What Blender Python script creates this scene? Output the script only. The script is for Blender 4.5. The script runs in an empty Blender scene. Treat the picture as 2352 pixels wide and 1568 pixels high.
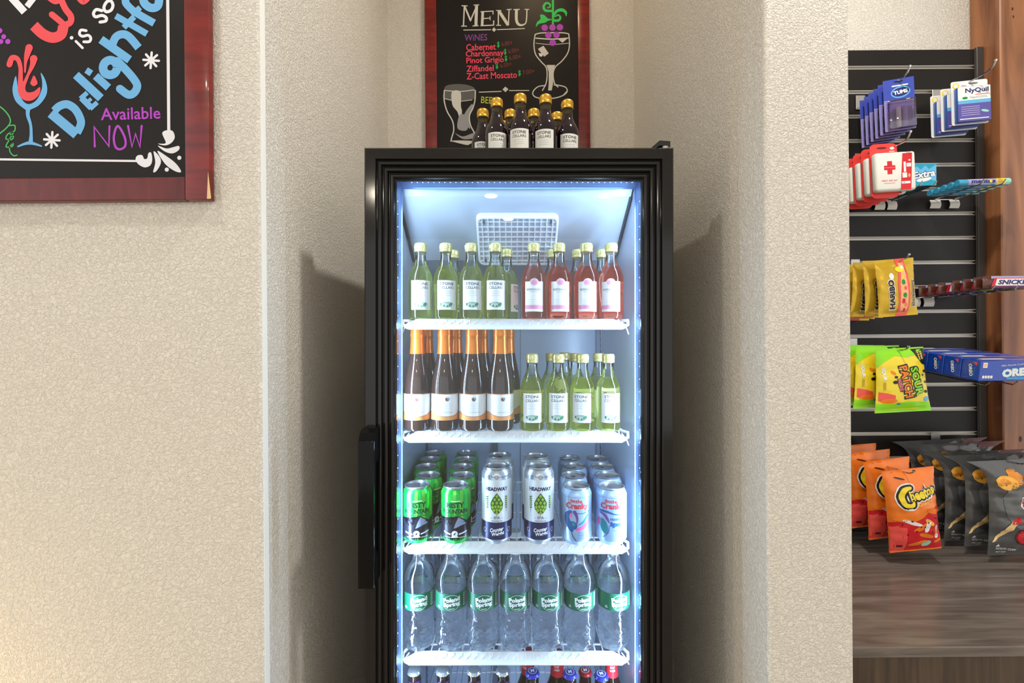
import bpy, bmesh, math, random
from mathutils import Vector, Matrix, noise

random.seed(7)
scene = bpy.context.scene
COL = scene.collection
R = math.radians
# ------------------------------------------------------------------ camera
CAMZ = 1.42            # eye height of the camera above the floor
FPX = 1000.0           # focal length in pixels of the 2352 px wide frame
cam_data = bpy.data.cameras.new('camera')
cam_data.sensor_width = 36.0
cam_data.sensor_fit = 'HORIZONTAL'
cam_data.lens = 36.0 * FPX / 2352.0
cam_data.clip_start = 0.02
cam = bpy.data.objects.new('camera', cam_data)
cam.location = (0, 0, CAMZ)
cam.rotation_euler = (R(90), 0, 0)
COL.objects.link(cam)
scene.camera = cam
# ------------------------------------------------------------------ world and exposure
vs = scene.view_settings
vs.view_transform = 'Standard'
vs.look = 'None'
vs.gamma = 1.0
vs.use_curve_mapping = False
vs.exposure = 0.0
scene.cycles.transparent_max_bounces = 32
scene.cycles.max_bounces = 16
scene.cycles.transmission_bounces = 14
world = bpy.data.worlds.new('lobby_light')
scene.world = world
world.use_nodes = True
bg = world.node_tree.nodes['Background']
bg.inputs['Color'].default_value = (1.0, 0.99, 0.97, 1)
bg.inputs['Strength'].default_value = 1.28
CEIL = CAMZ + 1.60
# ceiling downlights: (x, y, power, colour)
DOWN = [
    (0.62, 0.60, 23.0, (1.0, 0.97, 0.91)),
    (-0.95, 0.30, 9.5, (1.0, 0.97, 0.90)),
    (1.55, 0.45, 1.2, (1.0, 0.93, 0.82)),
    (-0.23, -2.95, 20.0, (1.0, 0.88, 0.70)),
    (1.01, -2.95, 20.0, (1.0, 0.88, 0.70)),
    (-1.45, -2.95, 14.0, (1.0, 0.88, 0.70)),
    (-0.05, -3.85, 20.0, (1.0, 0.88, 0.70)),
    (0.10, 1.22, 1.6, (1.0, 0.74, 0.44)),  # unseen warm lamp added to brighten the niche back wall
]
def area_light(name, loc, rot, sx, sy, power, col, shape='RECTANGLE', spread=180):
    l = bpy.data.lights.new(name, 'AREA')
    l.shape = shape
    l.size = sx
    l.size_y = sy
    l.energy = power
    l.color = col
    l.spread = R(spread)
    o = bpy.data.objects.new(name, l)
    o.location = loc
    o.rotation_euler = rot
    COL.objects.link(o)
    return o
for (x, y, p, c) in DOWN:
    area_light('downlight_lamp', (x, y, CEIL - 0.012), (0, 0, 0), 0.13, 0.13, p, c, 'DISK')
# lamp standing low beside the chalkboard wall, out of the frame
lp = bpy.data.lights.new('table_lamp_bulb', 'POINT')
lp.energy = 9.0
lp.color = (1.0, 0.74, 0.40)
lp.shadow_soft_size = 0.06
lpo = bpy.data.objects.new('table_lamp_bulb', lp)
lpo.location = (-1.22, 0.60, CAMZ - 0.85)
COL.objects.link(lpo)
LEDC = (0.58, 0.78, 1.0)
FX = 0.010             # fridge interior centre line
area_light('led_strip_lamp', (-0.2375, 0.921, CAMZ - 0.42), (R(90), 0, R(-58)), 0.014, 1.42, 6.4, LEDC)
area_light('led_strip_lamp', (0.2655, 0.921, CAMZ - 0.42), (R(90), 0, R(58)), 0.014, 1.42, 7.8, LEDC)
area_light('led_strip_lamp', (0.014, 0.922, CAMZ + 0.330), (R(35), 0, 0), 0.46, 0.012, 0.35, LEDC)

# ------------------------------------------------------------------ helpers
def srgb(r, g, b):
    f = lambda c: (c / 255 / 12.92) if c <= 10.31 else ((c / 255 + 0.055) / 1.055) ** 2.4
    return (f(r), f(g), f(b), 1.0)

MATS = {}
def mat(name, col=(200, 200, 200), rough=0.5, metal=0.0, spec=0.5, trans=0.0, ior=1.45, emit=None, estr=0.0, coat=0.0, alpha=1.0):
    if name in MATS:
        return MATS[name]
    m = bpy.data.materials.new(name)
    m.use_nodes = True
    b = m.node_tree.nodes['Principled BSDF']
    b.inputs['Base Color'].default_value = srgb(*col)
    b.inputs['Roughness'].default_value = rough
    b.inputs['Metallic'].default_value = metal
    b.inputs['Specular IOR Level'].default_value = spec
    b.inputs['Transmission Weight'].default_value = trans
    b.inputs['IOR'].default_value = ior
    b.inputs['Coat Weight'].default_value = coat
    b.inputs['Coat Roughness'].default_value = 0.06
    b.inputs['Alpha'].default_value = alpha
    if emit:
        b.inputs['Emission Color'].default_value = srgb(*emit)
        b.inputs['Emission Strength'].default_value = estr
    MATS[name] = m
    return m

def nodes_of(m):
    nt = m.node_tree
    return nt, nt.nodes, nt.links, nt.nodes['Principled BSDF']

def thin_glass(name, tint=(255, 255, 255), rough=0.0, fres=1.45, extra=0.0):
    """single-sheet glass: straight-through transparency plus a Fresnel mirror"""
    m = bpy.data.materials.new(name)
    m.use_nodes = True
    nt = m.node_tree
    nt.nodes.clear()
    out = nt.nodes.new('ShaderNodeOutputMaterial')
    mix = nt.nodes.new('ShaderNodeMixShader')
    tr = nt.nodes.new('ShaderNodeBsdfTransparent')
    tr.inputs['Color'].default_value = srgb(*tint)
    gl = nt.nodes.new('ShaderNodeBsdfGlossy')
    gl.inputs['Roughness'].default_value = rough
    fr = nt.nodes.new('ShaderNodeFresnel')
    fr.inputs['IOR'].default_value = fres
    ad = nt.nodes.new('ShaderNodeMath')
    ad.operation = 'ADD'
    ad.inputs[1].default_value = extra
    nt.links.new(fr.outputs[0], ad.inputs[0])
    nt.links.new(ad.outputs[0], mix.inputs[0])
    nt.links.new(tr.outputs[0], mix.inputs[1])
    nt.links.new(gl.outputs[0], mix.inputs[2])
    nt.links.new(mix.outputs[0], out.inputs[0])
    MATS[name] = m
    return m

def bump_noise(m, scale=80, detail=4, strength=0.3, dist=0.002, stretch=(1, 1, 1), rough=0.6):
    nt, N, L, b = nodes_of(m)
    tc = N.new('ShaderNodeTexCoord')
    mp = N.new('ShaderNodeMapping')
    mp.inputs['Scale'].default_value = stretch
    no = N.new('ShaderNodeTexNoise')
    no.inputs['Scale'].default_value = scale
    no.inputs['Detail'].default_value = detail
    no.inputs['Roughness'].default_value = rough
    bu = N.new('ShaderNodeBump')
    bu.inputs['Strength'].default_value = strength
    bu.inputs['Distance'].default_value = dist
    L.new(tc.outputs['Object'], mp.inputs[0])
    L.new(mp.outputs[0], no.inputs['Vector'])
    L.new(no.outputs[0], bu.inputs['Height'])
    L.new(bu.outputs[0], b.inputs['Normal'])
    return m

def grain(m, c1, c2, scale, stretch, detail=6, lo=0.35, hi=0.65, bump=0.0, dist=0.6):
    """two-tone stretched wood grain in object space"""
    nt, N, L, b = nodes_of(m)
    tc = N.new('ShaderNodeTexCoord')
    mp = N.new('ShaderNodeMapping')
    mp.inputs['Scale'].default_value = stretch
    no = N.new('ShaderNodeTexNoise')
    no.inputs['Scale'].default_value = scale
    no.inputs['Detail'].default_value = detail
    no.inputs['Distortion'].default_value = dist
    cr = N.new('ShaderNodeValToRGB')
    cr.color_ramp.elements[0].position = lo
    cr.color_ramp.elements[0].color = srgb(*c1)
    cr.color_ramp.elements[1].position = hi
    cr.color_ramp.elements[1].color = srgb(*c2)
    L.new(tc.outputs['Object'], mp.inputs[0])
    L.new(mp.outputs[0], no.inputs['Vector'])
    L.new(no.outputs[0], cr.inputs[0])
    L.new(cr.outputs[0], b.inputs['Base Color'])
    if bump:
        bu = N.new('ShaderNodeBump')
        bu.inputs['Strength'].default_value = bump
        bu.inputs['Distance'].default_value = 0.001
        L.new(no.outputs[0], bu.inputs['Height'])
        L.new(bu.outputs[0], b.inputs['Normal'])
    return m

class MB:
    """collects geometry for ONE mesh"""
    def __init__(self):
        self.v, self.f, self.mi, self.sm = [], [], [], []
    def add(self, vs, fs, mi=0, smooth=False):
        o = len(self.v)
        self.v += [tuple(p) for p in vs]
        for f in fs:
            self.f.append([i + o for i in f])
            self.mi.append(mi)
            self.sm.append(smooth)
        return self
    def box(self, x0, x1, y0, y1, z0, z1, mi=0, bev=0.0, seg=1):
        if bev <= 0:
            vs = [(x0, y0, z0), (x1, y0, z0), (x1, y1, z0), (x0, y1, z0), (x0, y0, z1), (x1, y0, z1), (x1, y1, z1), (x0, y1, z1)]
            return self.add(vs, [(0, 3, 2, 1), (4, 5, 6, 7), (0, 1, 5, 4), (1, 2, 6, 5), (2, 3, 7, 6), (3, 0, 4, 7)], mi)
        bm = bmesh.new()
        bmesh.ops.create_cube(bm, size=1.0)
        for v in bm.verts:
            v.co = Vector(((x0 + x1) / 2 + v.co.x * (x1 - x0), (y0 + y1) / 2 + v.co.y * (y1 - y0), (z0 + z1) / 2 + v.co.z * (z1 - z0)))
        bmesh.ops.bevel(bm, geom=list(bm.edges), offset=bev, segments=seg, profile=0.5, affect='EDGES')
        self.bm(bm, mi, seg > 1)
        bm.free()
        return self
    def bm(self, bm, mi=0, smooth=False):
        bm.verts.index_update()
        return self.add([v.co[:] for v in bm.verts], [[v.index for v in f.verts] for f in bm.faces], mi, smooth)
    def tube(self, pts, r, seg=8, mi=0, caps=True, smooth=True):
        pts = [Vector(p) for p in pts]
        n = len(pts)
        rad = r if isinstance(r, (list, tuple)) else [r] * n
        rings, ref = [], None
        for i, p in enumerate(pts):
            t = (pts[min(i + 1, n - 1)] - pts[max(i - 1, 0)]).normalized()
            if ref is None:
                ref = Vector((0, 0, 1)) if abs(t.z) < 0.9 else Vector((1, 0, 0))
            a = (ref - t * ref.dot(t)).normalized()
            ref = a
            b = t.cross(a)
            rings.append([p + (a * math.cos(2 * math.pi * k / seg) + b * math.sin(2 * math.pi * k / seg)) * rad[i] for k in range(seg)])
        vs = [q for ring in rings for q in ring]
        fs = []
        for i in range(n - 1):
            for k in range(seg):
                k2 = (k + 1) % seg
                fs.append((i * seg + k, i * seg + k2, (i + 1) * seg + k2, (i + 1) * seg + k))
        self.add(vs, fs, mi, smooth)
        if caps:
            self.add(rings[0], [tuple(reversed(range(seg)))], mi)
            self.add(rings[-1], [tuple(range(seg))], mi)
        return self
    def lathe(self, prof, seg=24, mi=0, smooth=True, closed=False, cap0=True, cap1=True):
        """profile of (r, z) from bottom to top about z"""
        vs, fs, n = [], [], len(prof)
        for (r, z) in prof:
            for k in range(seg):
                a = 2 * math.pi * k / seg
                vs.append((r * math.sin(a), -r * math.cos(a), z))
        for i in range(n - 1):
            for k in range(seg):
                k2 = (k + 1) % seg
                fs.append((i * seg + k, i * seg + k2, (i + 1) * seg + k2, (i + 1) * seg + k))
        if cap0 and prof[0][0] > 1e-6:
            fs.append(tuple(reversed(range(seg))))
        if cap1 and prof[-1][0] > 1e-6:
            fs.append(tuple((n - 1) * seg + k for k in range(seg)))
        return self.add(vs, fs, mi, smooth)
    def mesh(self, name, mats):
        me = bpy.data.meshes.new(name)
        me.from_pydata(self.v, [], self.f)
        for m in (mats if isinstance(mats, (list, tuple)) else [mats]):
            me.materials.append(m if not isinstance(m, str) else MATS[m])
        for p, mi, sm in zip(me.polygons, self.mi, self.sm):
            p.material_index = mi
            p.use_smooth = sm
        me.update()
        if any(self.sm): me.set_sharp_from_angle(angle=R(38))
        return me
    def obj(self, name, mats, parent=None, loc=None):
        return link(name, self.mesh(name, mats), parent, loc)

def link(name, me, parent=None, loc=None):
    o = bpy.data.objects.new(name, me)
    COL.objects.link(o)
    if parent is not None:
        o.parent = parent
    if loc is not None:
        o.location = loc
    return o

def tag(o, label=None, cat=None, group=None, kind=None):
    if label: o['label'] = label
    if cat: o['category'] = cat
    if group: o['group'] = group
    if kind: o['kind'] = kind
    return o

def thing(name, label, cat, loc=(0, 0, 0), rotz=0.0, group=None):
    o = bpy.data.objects.new(name, None)
    o.empty_display_size = 0.05
    COL.objects.link(o)
    o.location = loc
    o.rotation_euler = (0, 0, rotz)
    return tag(o, label, cat, group)

def dup(root, label, loc=None, rot=None, group=None):
    def cp(o, par):
        c = o.copy()
        COL.objects.link(c)
        c.parent = par
        for ch in o.children:
            cp(ch, c)
        return c
    c = cp(root, None)
    if loc is not None: c.location = loc
    if rot is not None: c.rotation_euler = rot
    c['label'] = label
    if group: c['group'] = group
    return c

TILT = []              # top-level objects that share the building's slight lean
def struct(name, mb, m, tilt=True, label=None):
    o = mb.obj(name, m)
    o['kind'] = 'structure'
    o['label'] = label or name.replace('_', ' ')
    o['category'] = name.split('_')[0]
    if tilt: TILT.append(o)
    return o

def at(px, py, Z):
    return Vector(((px - 1176.0) * Z / FPX, Z, CAMZ + (784.0 - py) * Z / FPX))

def at_t(px, py, Z):
    """the same, for things that lean with the building"""
    x, z, a = px - 1176.0, 784.0 - py, R(0.45)
    return Vector(((x * math.cos(a) + z * math.sin(a)) * Z / FPX, Z, CAMZ + (-x * math.sin(a) + z * math.cos(a)) * Z / FPX))

# ------------------------------------------------------------------ flat print: lettering, drawings, label art
_TXT = {}
def text_polys(s, bold=0.0, shear=0.0):
    key = (s, bold, shear)
    if key not in _TXT:
        c = bpy.data.curves.new('lettering', 'FONT')
        c.body = s
        c.offset = bold
        c.resolution_u = 2
        c.shear = shear
        o = bpy.data.objects.new('lettering', c)
        me = bpy.data.meshes.new_from_object(o)
        v = [(p.co.x, p.co.y) for p in me.vertices]
        f = [list(p.vertices) for p in me.polygons]
        bpy.data.objects.remove(o)
        bpy.data.curves.remove(c)
        bpy.data.meshes.remove(me)
        _TXT[key] = (v, f)
    return _TXT[key]

def smooth_path(pts, n=6):
    if len(pts) < 3: return [Vector(p) for p in pts]
    P = [Vector(p) for p in pts]
    closed = (P[0] - P[-1]).length < 1e-9
    out = []
    for i in range(len(P) - 1):
        p0 = P[i - 1] if i > 0 else (P[-2] if closed else P[0])
        p1, p2 = P[i], P[i + 1]
        p3 = P[i + 2] if i + 2 < len(P) else (P[1] if closed else P[-1])
        for k in range(n):
            t = k / n
            out.append(0.5 * ((2 * p1) + (p2 - p0) * t + (2 * p0 - 5 * p1 + 4 * p2 - p3) * t * t + (3 * p1 - p0 - 3 * p2 + p3) * t ** 3))
    out.append(P[-1])
    return out

class Print:
    """2-D ink shapes (u right, v up) that are then laid on a surface"""
    def __init__(self):
        self.items = []        # (verts2d, faces, material, layer)
        self.mats = []
    def _m(self, m):
        if m not in self.mats: self.mats.append(m)
        return self.mats.index(m)
    def poly(self, pts, m, layer=0):
        self.items.append(([tuple(p) for p in pts], [list(range(len(pts)))], self._m(m), layer))
        return self
    def rect(self, u0, u1, v0, v1, m, layer=0):
        return self.poly([(u0, v0), (u1, v0), (u1, v1), (u0, v1)], m, layer)
    def rrect(self, u0, u1, v0, v1, r, m, layer=0, n=4):
        pts = []
        for cx, cy, a0 in ((u1 - r, v0 + r, -90), (u1 - r, v1 - r, 0), (u0 + r, v1 - r, 90), (u0 + r, v0 + r, 180)):
            for k in range(n + 1):
                a = R(a0 + 90 * k / n)
                pts.append((cx + r * math.cos(a), cy + r * math.sin(a)))
        return self.poly(pts, m, layer)
    def ell(self, cx, cy, rx, ry, m, layer=0, n=20, rot=0.0):
        c, s = math.cos(R(rot)), math.sin(R(rot))
        pts = []
        for k in range(n):
            a = 2 * math.pi * k / n
            x, y = rx * math.cos(a), ry * math.sin(a)
            pts.append((cx + x * c - y * s, cy + x * s + y * c))
        return self.poly(pts, m, layer)
    def ring(self, cx, cy, rx, ry, w, m, layer=0, n=24):
        vs, fs = [], []
        for k in range(n):
            a = 2 * math.pi * k / n
            vs.append((cx + rx * math.cos(a), cy + ry * math.sin(a)))
            vs.append((cx + (rx - w) * math.cos(a), cy + (ry - w) * math.sin(a)))
        for k in range(n):
            k2 = (k + 1) % n
            fs.append([2 * k, 2 * k2, 2 * k2 + 1, 2 * k + 1])
        self.items.append((vs, fs, self._m(m), layer))
        return self
    def stroke(self, pts, w, m, layer=0, curve=True, cap=True, n=6):
        P = smooth_path(pts, n) if curve else [Vector(p) for p in pts]
        k = len(P)
        ws = w if isinstance(w, (list, tuple)) else [w] * 2
        vs, fs = [], []
        for i, p in enumerate(P):
            if i == 0: t = P[1] - P[0]
            elif i == k - 1: t = P[-1] - P[-2]
            else: t = (P[i + 1] - P[i]).normalized() + (P[i] - P[i - 1]).normalized()
            if t.length < 1e-12: t = Vector((1, 0))
            t.normalize()
            nn = Vector((-t.y, t.x))
            s = i / (k - 1) * (len(ws) - 1)
            j = min(int(s), len(ws) - 2)
            h = (ws[j] + (ws[j + 1] - ws[j]) * (s - j)) / 2
            m_ = 1.0
            if 0 < i < k - 1:
                d = (P[i] - P[i - 1]).normalized()
                c = abs(nn.dot(Vector((-d.y, d.x))))
                m_ = 1.0 / max(c, 0.6)
            vs += [tuple(p + nn * h * m_), tuple(p - nn * h * m_)]
        for i in range(k - 1):
            fs.append([2 * i + 1, 2 * i + 3, 2 * i + 2, 2 * i])
        self.items.append((vs, fs, self._m(m), layer))
        if cap:
            self.ell(P[0].x, P[0].y, ws[0] / 2, ws[0] / 2, m, layer, 10)
            self.ell(P[-1].x, P[-1].y, ws[-1] / 2, ws[-1] / 2, m, layer, 10)
        return self
    def text(self, s, cx, cy, m, w=None, h=None, rot=0.0, bold=0.0, shear=0.0, layer=0):
        v, f = text_polys(s, bold, shear)
        if not v: return self
        xs, ys = [p[0] for p in v], [p[1] for p in v]
        x0, x1, y0, y1 = min(xs), max(xs), min(ys), max(ys)
        if w is None and h is None: h = 1
        sx = w / (x1 - x0) if w else h / (y1 - y0)
        sy = h / (y1 - y0) if h else sx
        c, s_ = math.cos(R(rot)), math.sin(R(rot))
        out = []
        for (x, y) in v:
            X, Y = (x - (x0 + x1) / 2) * sx, (y - (y0 + y1) / 2) * sy
            out.append((cx + X * c - Y * s_, cy + X * s_ + Y * c))
        self.items.append((out, f, self._m(m), layer))
        return self
    def mesh(self, name, mapper, cut=None, eps=0.0002, step=0.00012):
        """mapper(u, v, height) -> 3-D point"""
        mb = MB()
        seq = 0
        for vs, fs, mi, layer in self.items:
            if cut:
                bm = bmesh.new()
                bv = [bm.verts.new((p[0], p[1], 0)) for p in vs]
                for f in fs:
                    try: bm.faces.new([bv[i] for i in f])
                    except ValueError: pass
                big = [f for f in bm.faces if len(f.verts) > 4]
                if big: bmesh.ops.triangulate(bm, faces=big)
                for ax, d in ((0, cut[0]), (1, cut[1])):
                    if not d: continue
                    cs = [v.co[ax] for v in bm.verts]
                    a, b = math.floor(min(cs) / d) + 1, math.ceil(max(cs) / d)
                    for i in range(a, b):
                        pl, no = [0, 0, 0], [0, 0, 0]
                        pl[ax], no[ax] = i * d, 1
                        bmesh.ops.bisect_plane(bm, geom=list(bm.verts) + list(bm.edges) + list(bm.faces), dist=1e-7, plane_co=pl, plane_no=no)
                bm.verts.index_update()
                vs = [(v.co.x, v.co.y) for v in bm.verts]
                fs = [[v.index for v in f.verts] for f in bm.faces]
                bm.free()
            seq += 1
            mb.add([mapper(u, v, eps + step * layer + seq * 0.000004) for (u, v) in vs], fs, mi, True)
        return mb.mesh(name, [MATS[m] for m in self.mats])

def on_cyl(r):
    return lambda u, v, h: ((r + h) * math.sin(u / r), -(r + h) * math.cos(u / r), v)
def on_prof(prof):
    """on a lathe whose profile is a list of (r, z)"""
    def rad(z):
        for (r0, z0), (r1, z1) in zip(prof, prof[1:]):
            if z0 <= z <= z1 and z1 > z0:
                return r0 + (r1 - r0) * (z - z0) / (z1 - z0)
        return prof[-1][0]
    rm = max(p[0] for p in prof)
    return lambda u, v, h: ((rad(v) + h) * math.sin(u / rm), -(rad(v) + h) * math.cos(u / rm), v)
def on_flat(y):
    return lambda u, v, h: (u, y - h, v)

def ink(name, col, rough=0.55, **k):
    return mat(name, col, rough, **k)

# ------------------------------------------------------------------ shared materials
wall_paint = mat('wall_paint', (222, 216, 205), 0.85, spec=0.25)
nt, N, L, b = nodes_of(wall_paint)
tc = N.new('ShaderNodeTexCoord')
n1 = N.new('ShaderNodeTexNoise'); n1.inputs['Scale'].default_value = 160; n1.inputs['Detail'].default_value = 3.5; n1.inputs['Distortion'].default_value = 1.4
cr = N.new('ShaderNodeValToRGB'); cr.color_ramp.elements[0].position = 0.40; cr.color_ramp.elements[1].position = 0.62
n2 = N.new('ShaderNodeTexNoise'); n2.inputs['Scale'].default_value = 330; n2.inputs['Detail'].default_value = 2
ad = N.new('ShaderNodeMath'); ad.operation = 'MULTIPLY_ADD'; ad.inputs[1].default_value = 0.22
bu = N.new('ShaderNodeBump'); bu.inputs['Strength'].default_value = 0.85; bu.inputs['Distance'].default_value = 0.0018
L.new(tc.outputs['Object'], n1.inputs['Vector']); L.new(tc.outputs['Object'], n2.inputs['Vector'])
L.new(n1.outputs[0], cr.inputs[0]); L.new(n2.outputs[0], ad.inputs[0]); L.new(cr.outputs[0], ad.inputs[2])
L.new(ad.outputs[0], bu.inputs['Height']); L.new(bu.outputs[0], b.inputs['Normal'])

black_gloss = mat('fridge_black_gloss', (22, 21, 21), 0.10, spec=0.45)
black_handle = mat('handle_black', (14, 14, 15), 0.16, spec=0.16)
black_plain = mat('fridge_black_paint', (24, 24, 24), 0.35)
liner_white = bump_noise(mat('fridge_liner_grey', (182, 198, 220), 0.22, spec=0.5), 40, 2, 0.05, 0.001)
cover_white = mat('evaporator_white', (164, 174, 188), 0.3)
shelf_white = mat('shelf_white_epoxy', (238, 242, 246), 0.30)
metal_alu = mat('brushed_aluminium', (190, 188, 184), 0.32, metal=0.9)
chrome = mat('chrome_wire', (205, 205, 205), 0.15, metal=1.0)
pane_glass = thin_glass('door_glass', (244, 250, 255), 0.0, 1.5, 0.02)
clear_glass = thin_glass('bottle_clear_glass', (238, 244, 246), 0.0, 1.5, 0.03)
acrylic = thin_glass('clear_acrylic', (225, 228, 226), 0.05, 1.45, 0.08)
cream_wood = mat('bare_wood', (222, 190, 140), 0.6)
frame_red = grain(mat('cherry_stained_wood', (110, 26, 24), 0.28, coat=0.3), (92, 18, 18), (138, 34, 28), 9, (1, 1, 5), lo=0.3, hi=0.75)
frame_red_h = grain(mat('cherry_stained_rail', (96, 26, 26), 0.34, coat=0.2), (82, 18, 20), (112, 34, 32), 9, (5, 1, 1), lo=0.3, hi=0.75)
chalk_black = bump_noise(mat('chalkboard_black', (30, 27, 27), 0.42, spec=0.22), 14, 3, 0.02, 0.001)
INK = {
    'white': (226, 226, 232), 'offwhite': (206, 204, 196), 'grey': (150, 150, 152), 'blue': (104, 172, 222), 'red': (226, 74, 82), 'pink': (244, 66, 100),
    'magenta': (172, 60, 190), 'violet': (128, 60, 150), 'green': (28, 196, 84), 'leaf': (70, 170, 90), 'lime': (190, 200, 50), 'brown': (120, 40, 40), 'dim': (92, 90, 88)}
for k_, c_ in INK.items():
    ink('chalk_' + k_, c_, 0.6)
# ================================================================== THE SETTING
YF, YB, YR = 0.78, 1.60, 1.40        # front wall plane, niche back, wall behind the snack rack
XL, XR, XP = -0.4495, 0.4555, 0.609  # niche sides, far side of the pillar
Z0, Z1 = -0.02, CEIL
def round_wall(x0, x1, y0, y1, corners, r=0.006):
    """block seen from -y with softly rounded front vertical corners"""
    out = []
    def arc(cx, cy, a0, a1):
        for k in range(5):
            a = R(a0 + (a1 - a0) * k / 4)
            out.append((cx + r * math.cos(a), cy + r * math.sin(a)))
    if 'l' in corners: arc(x0 + r, y0 + r, 180, 270)
    else: out.append((x0, y0))
    if 'r' in corners: arc(x1 - r, y0 + r, 270, 360)
    else: out.append((x1, y0))
    out += [(x1, y1), (x0, y1)]
    n = len(out)
    mb = MB()
    vs = [(x, y, Z0) for x, y in out] + [(x, y, Z1) for x, y in out]
    mb.add(vs, [(k, (k + 1) % n, n + (k + 1) % n, n + k) for k in range(n)] + [tuple(reversed(range(n))), tuple(range(n, 2 * n))])
    return mb
struct('wall_left', round_wall(-3.2, XL, YF, YB + 0.12, 'r'), wall_paint, label='beige textured wall with the large chalkboard')
struct('wall_right', round_wall(XR, XP, YF, YB + 0.12, 'lr'), wall_paint, label='beige textured pillar between fridge niche and snack rack')
mb = MB(); mb.box(XL, XR, YB, YB + 0.12, Z0, Z1)
struct('wall_back', mb, wall_paint, label='beige back wall of the fridge niche')
mb = MB(); mb.box(XP, 3.2, YR, YR + 0.12, Z0, Z1)
struct('wall_rear', mb, wall_paint, label='beige wall above the black slatwall')
floor_m = grain(mat('floor_tile', (150, 138, 120), 0.4), (140, 128, 110), (166, 152, 132), 6, (1, 1, 1))
mb = MB(); mb.box(-3.2, 3.2, -5.0, YB + 0.12, -0.06, 0.0)
struct('floor', mb, floor_m, False, 'beige tiled lobby floor')
ceil_m = bump_noise(mat('ceiling_paint', (225, 220, 208), 0.9), 60, 3, 0.2, 0.002)
mb = MB(); mb.box(-3.2, 3.2, -5.0, YB + 0.12, CEIL, CEIL + 0.06)
struct('ceiling', mb, ceil_m, False, 'off-white lobby ceiling')

lit_edge_m = mat('lit_edge_white', (240, 240, 234), 0.45)  # overlit edge of the niche corner, put in as a white strip
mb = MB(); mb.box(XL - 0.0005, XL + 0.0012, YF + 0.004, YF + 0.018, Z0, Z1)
struct('lit_edge_strip', mb, lit_edge_m, label='thin white strip painted for the bright lit edge of the niche')

# stained wood post at the end of the rack
wood = grain(mat('walnut_stained_wood', (120, 70, 40), 0.38, coat=0.25), (98, 54, 30), (176, 116, 74), 7, (2.2, 2.2, 0.22), detail=8, lo=0.30, hi=0.72, bump=0.1, dist=1.2)
WX = 1.478
CT = CAMZ - 0.603                   # counter top height
mb = MB(); mb.box(WX, WX + 0.30, 1.311, YR, CT, Z1, bev=0.003)
post = struct('trim_1', mb, wood, label='walnut-stained wooden post at the end of the slatwall')
nail = mat('filled_nail_hole', (60, 30, 18), 0.6)
for (px, py, rr) in ((2326, 20, 0.004), (2328, 38, 0.0035), (2344, 1008, 0.007)):
    p = at_t(px, py, 1.3105)
    pr = Print(); pr.ell(p.x, p.z, rr * 0.7, rr * 1.3, 'filled_nail_hole')
    link('nail_hole', pr.mesh('nail_hole', on_flat(1.3112)), post)

# ================================================================== CEILING LIGHTS
trim_m = mat('downlight_trim_white', (235, 232, 225), 0.4)
lens_m = mat('downlight_lens', (255, 240, 210), 0.4, emit=(255, 226, 180), estr=6.0)
wheres = ['above the front of the fridge niche', 'above the large chalkboard', 'above the snack rack', 'out in the lobby, third from the chalkboard side',
          'out in the lobby, nearest the snack rack side', 'out in the lobby, nearest the chalkboard side', 'deepest in the lobby', 'added inside the niche to warm its back wall']
for (x, y, p, c), wtxt in zip(DOWN, wheres):
    t = thing('ceiling_downlight', 'round recessed ceiling downlight ' + wtxt, 'ceiling light', (x, y, CEIL), group='ceiling downlights')
    mb = MB(); mb.lathe([(0.098, 0.0), (0.098, -0.006), (0.075, -0.008), (0.072, -0.002)], 28, cap0=False, cap1=False)
    mb.obj('trim_ring', trim_m, t)
    mb = MB(); mb.lathe([(0.0, -0.003), (0.074, -0.003)], 28, cap1=False)
    mb.obj('lens', lens_m, t)

# ================================================================== CHALKBOARDS
def board(name, label, x0, x1, z0, z1, yback, depth, fw, fh):
    t = thing(name, label, 'chalkboard', (0, 0, 0))
    yf = yback - depth
    mb = MB(); mb.box(x0 + fw * 0.8, x1 - fw * 0.8, yf + 0.006, yback - 0.001, z0 + fh * 0.8, z1 - fh * 0.8)
    mb.obj('panel', chalk_black, t)
    for a, b_ in ((x0, x0 + fw), (x1 - fw, x1)):
        mb = MB(); mb.box(a, b_, yf, yback - 0.001, z0, z1, bev=0.0025, seg=2)
        mb.obj('stile', frame_red, t)
    for a, b_ in ((z0, z0 + fh), (z1 - fh, z1)):
        mb = MB(); mb.box(x0 + fw, x1 - fw, yf + 0.0006, yback - 0.001, a, b_, bev=0.0015)
        mb.obj('rail', frame_red_h, t)
    TILT.append(t)
    return t, yf + 0.006

def px_mapper(ox, oy, sc, Z, y):
    """zoomed-photo coordinates -> the board's surface at depth Z"""
    def f(u, v, h):
        p = at_t(ox + u / sc, oy - v / sc, Z)
        return (p.x, y - h, p.z)
    return f
class Sketch(Print):
    """same as Print but fed with y pointing down"""
    def stroke(self, pts, w, m, layer=0, curve=True, cap=True, n=6):
        return Print.stroke(self, [(x, -y) for x, y in pts], w, m, layer, curve, cap, n)
    def fill(self, pts, m, layer=0, curve=True):
        q = [(x, -y) for x, y in pts]
        if curve:
            q = [tuple(p) for p in smooth_path(q + [q[0]], 5)][:-1]
        return self.poly(q, m, layer)
    def dot(self, x, y, r, m, layer=0):
        return self.ell(x, -y, r, r, m, layer, 14)

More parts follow.
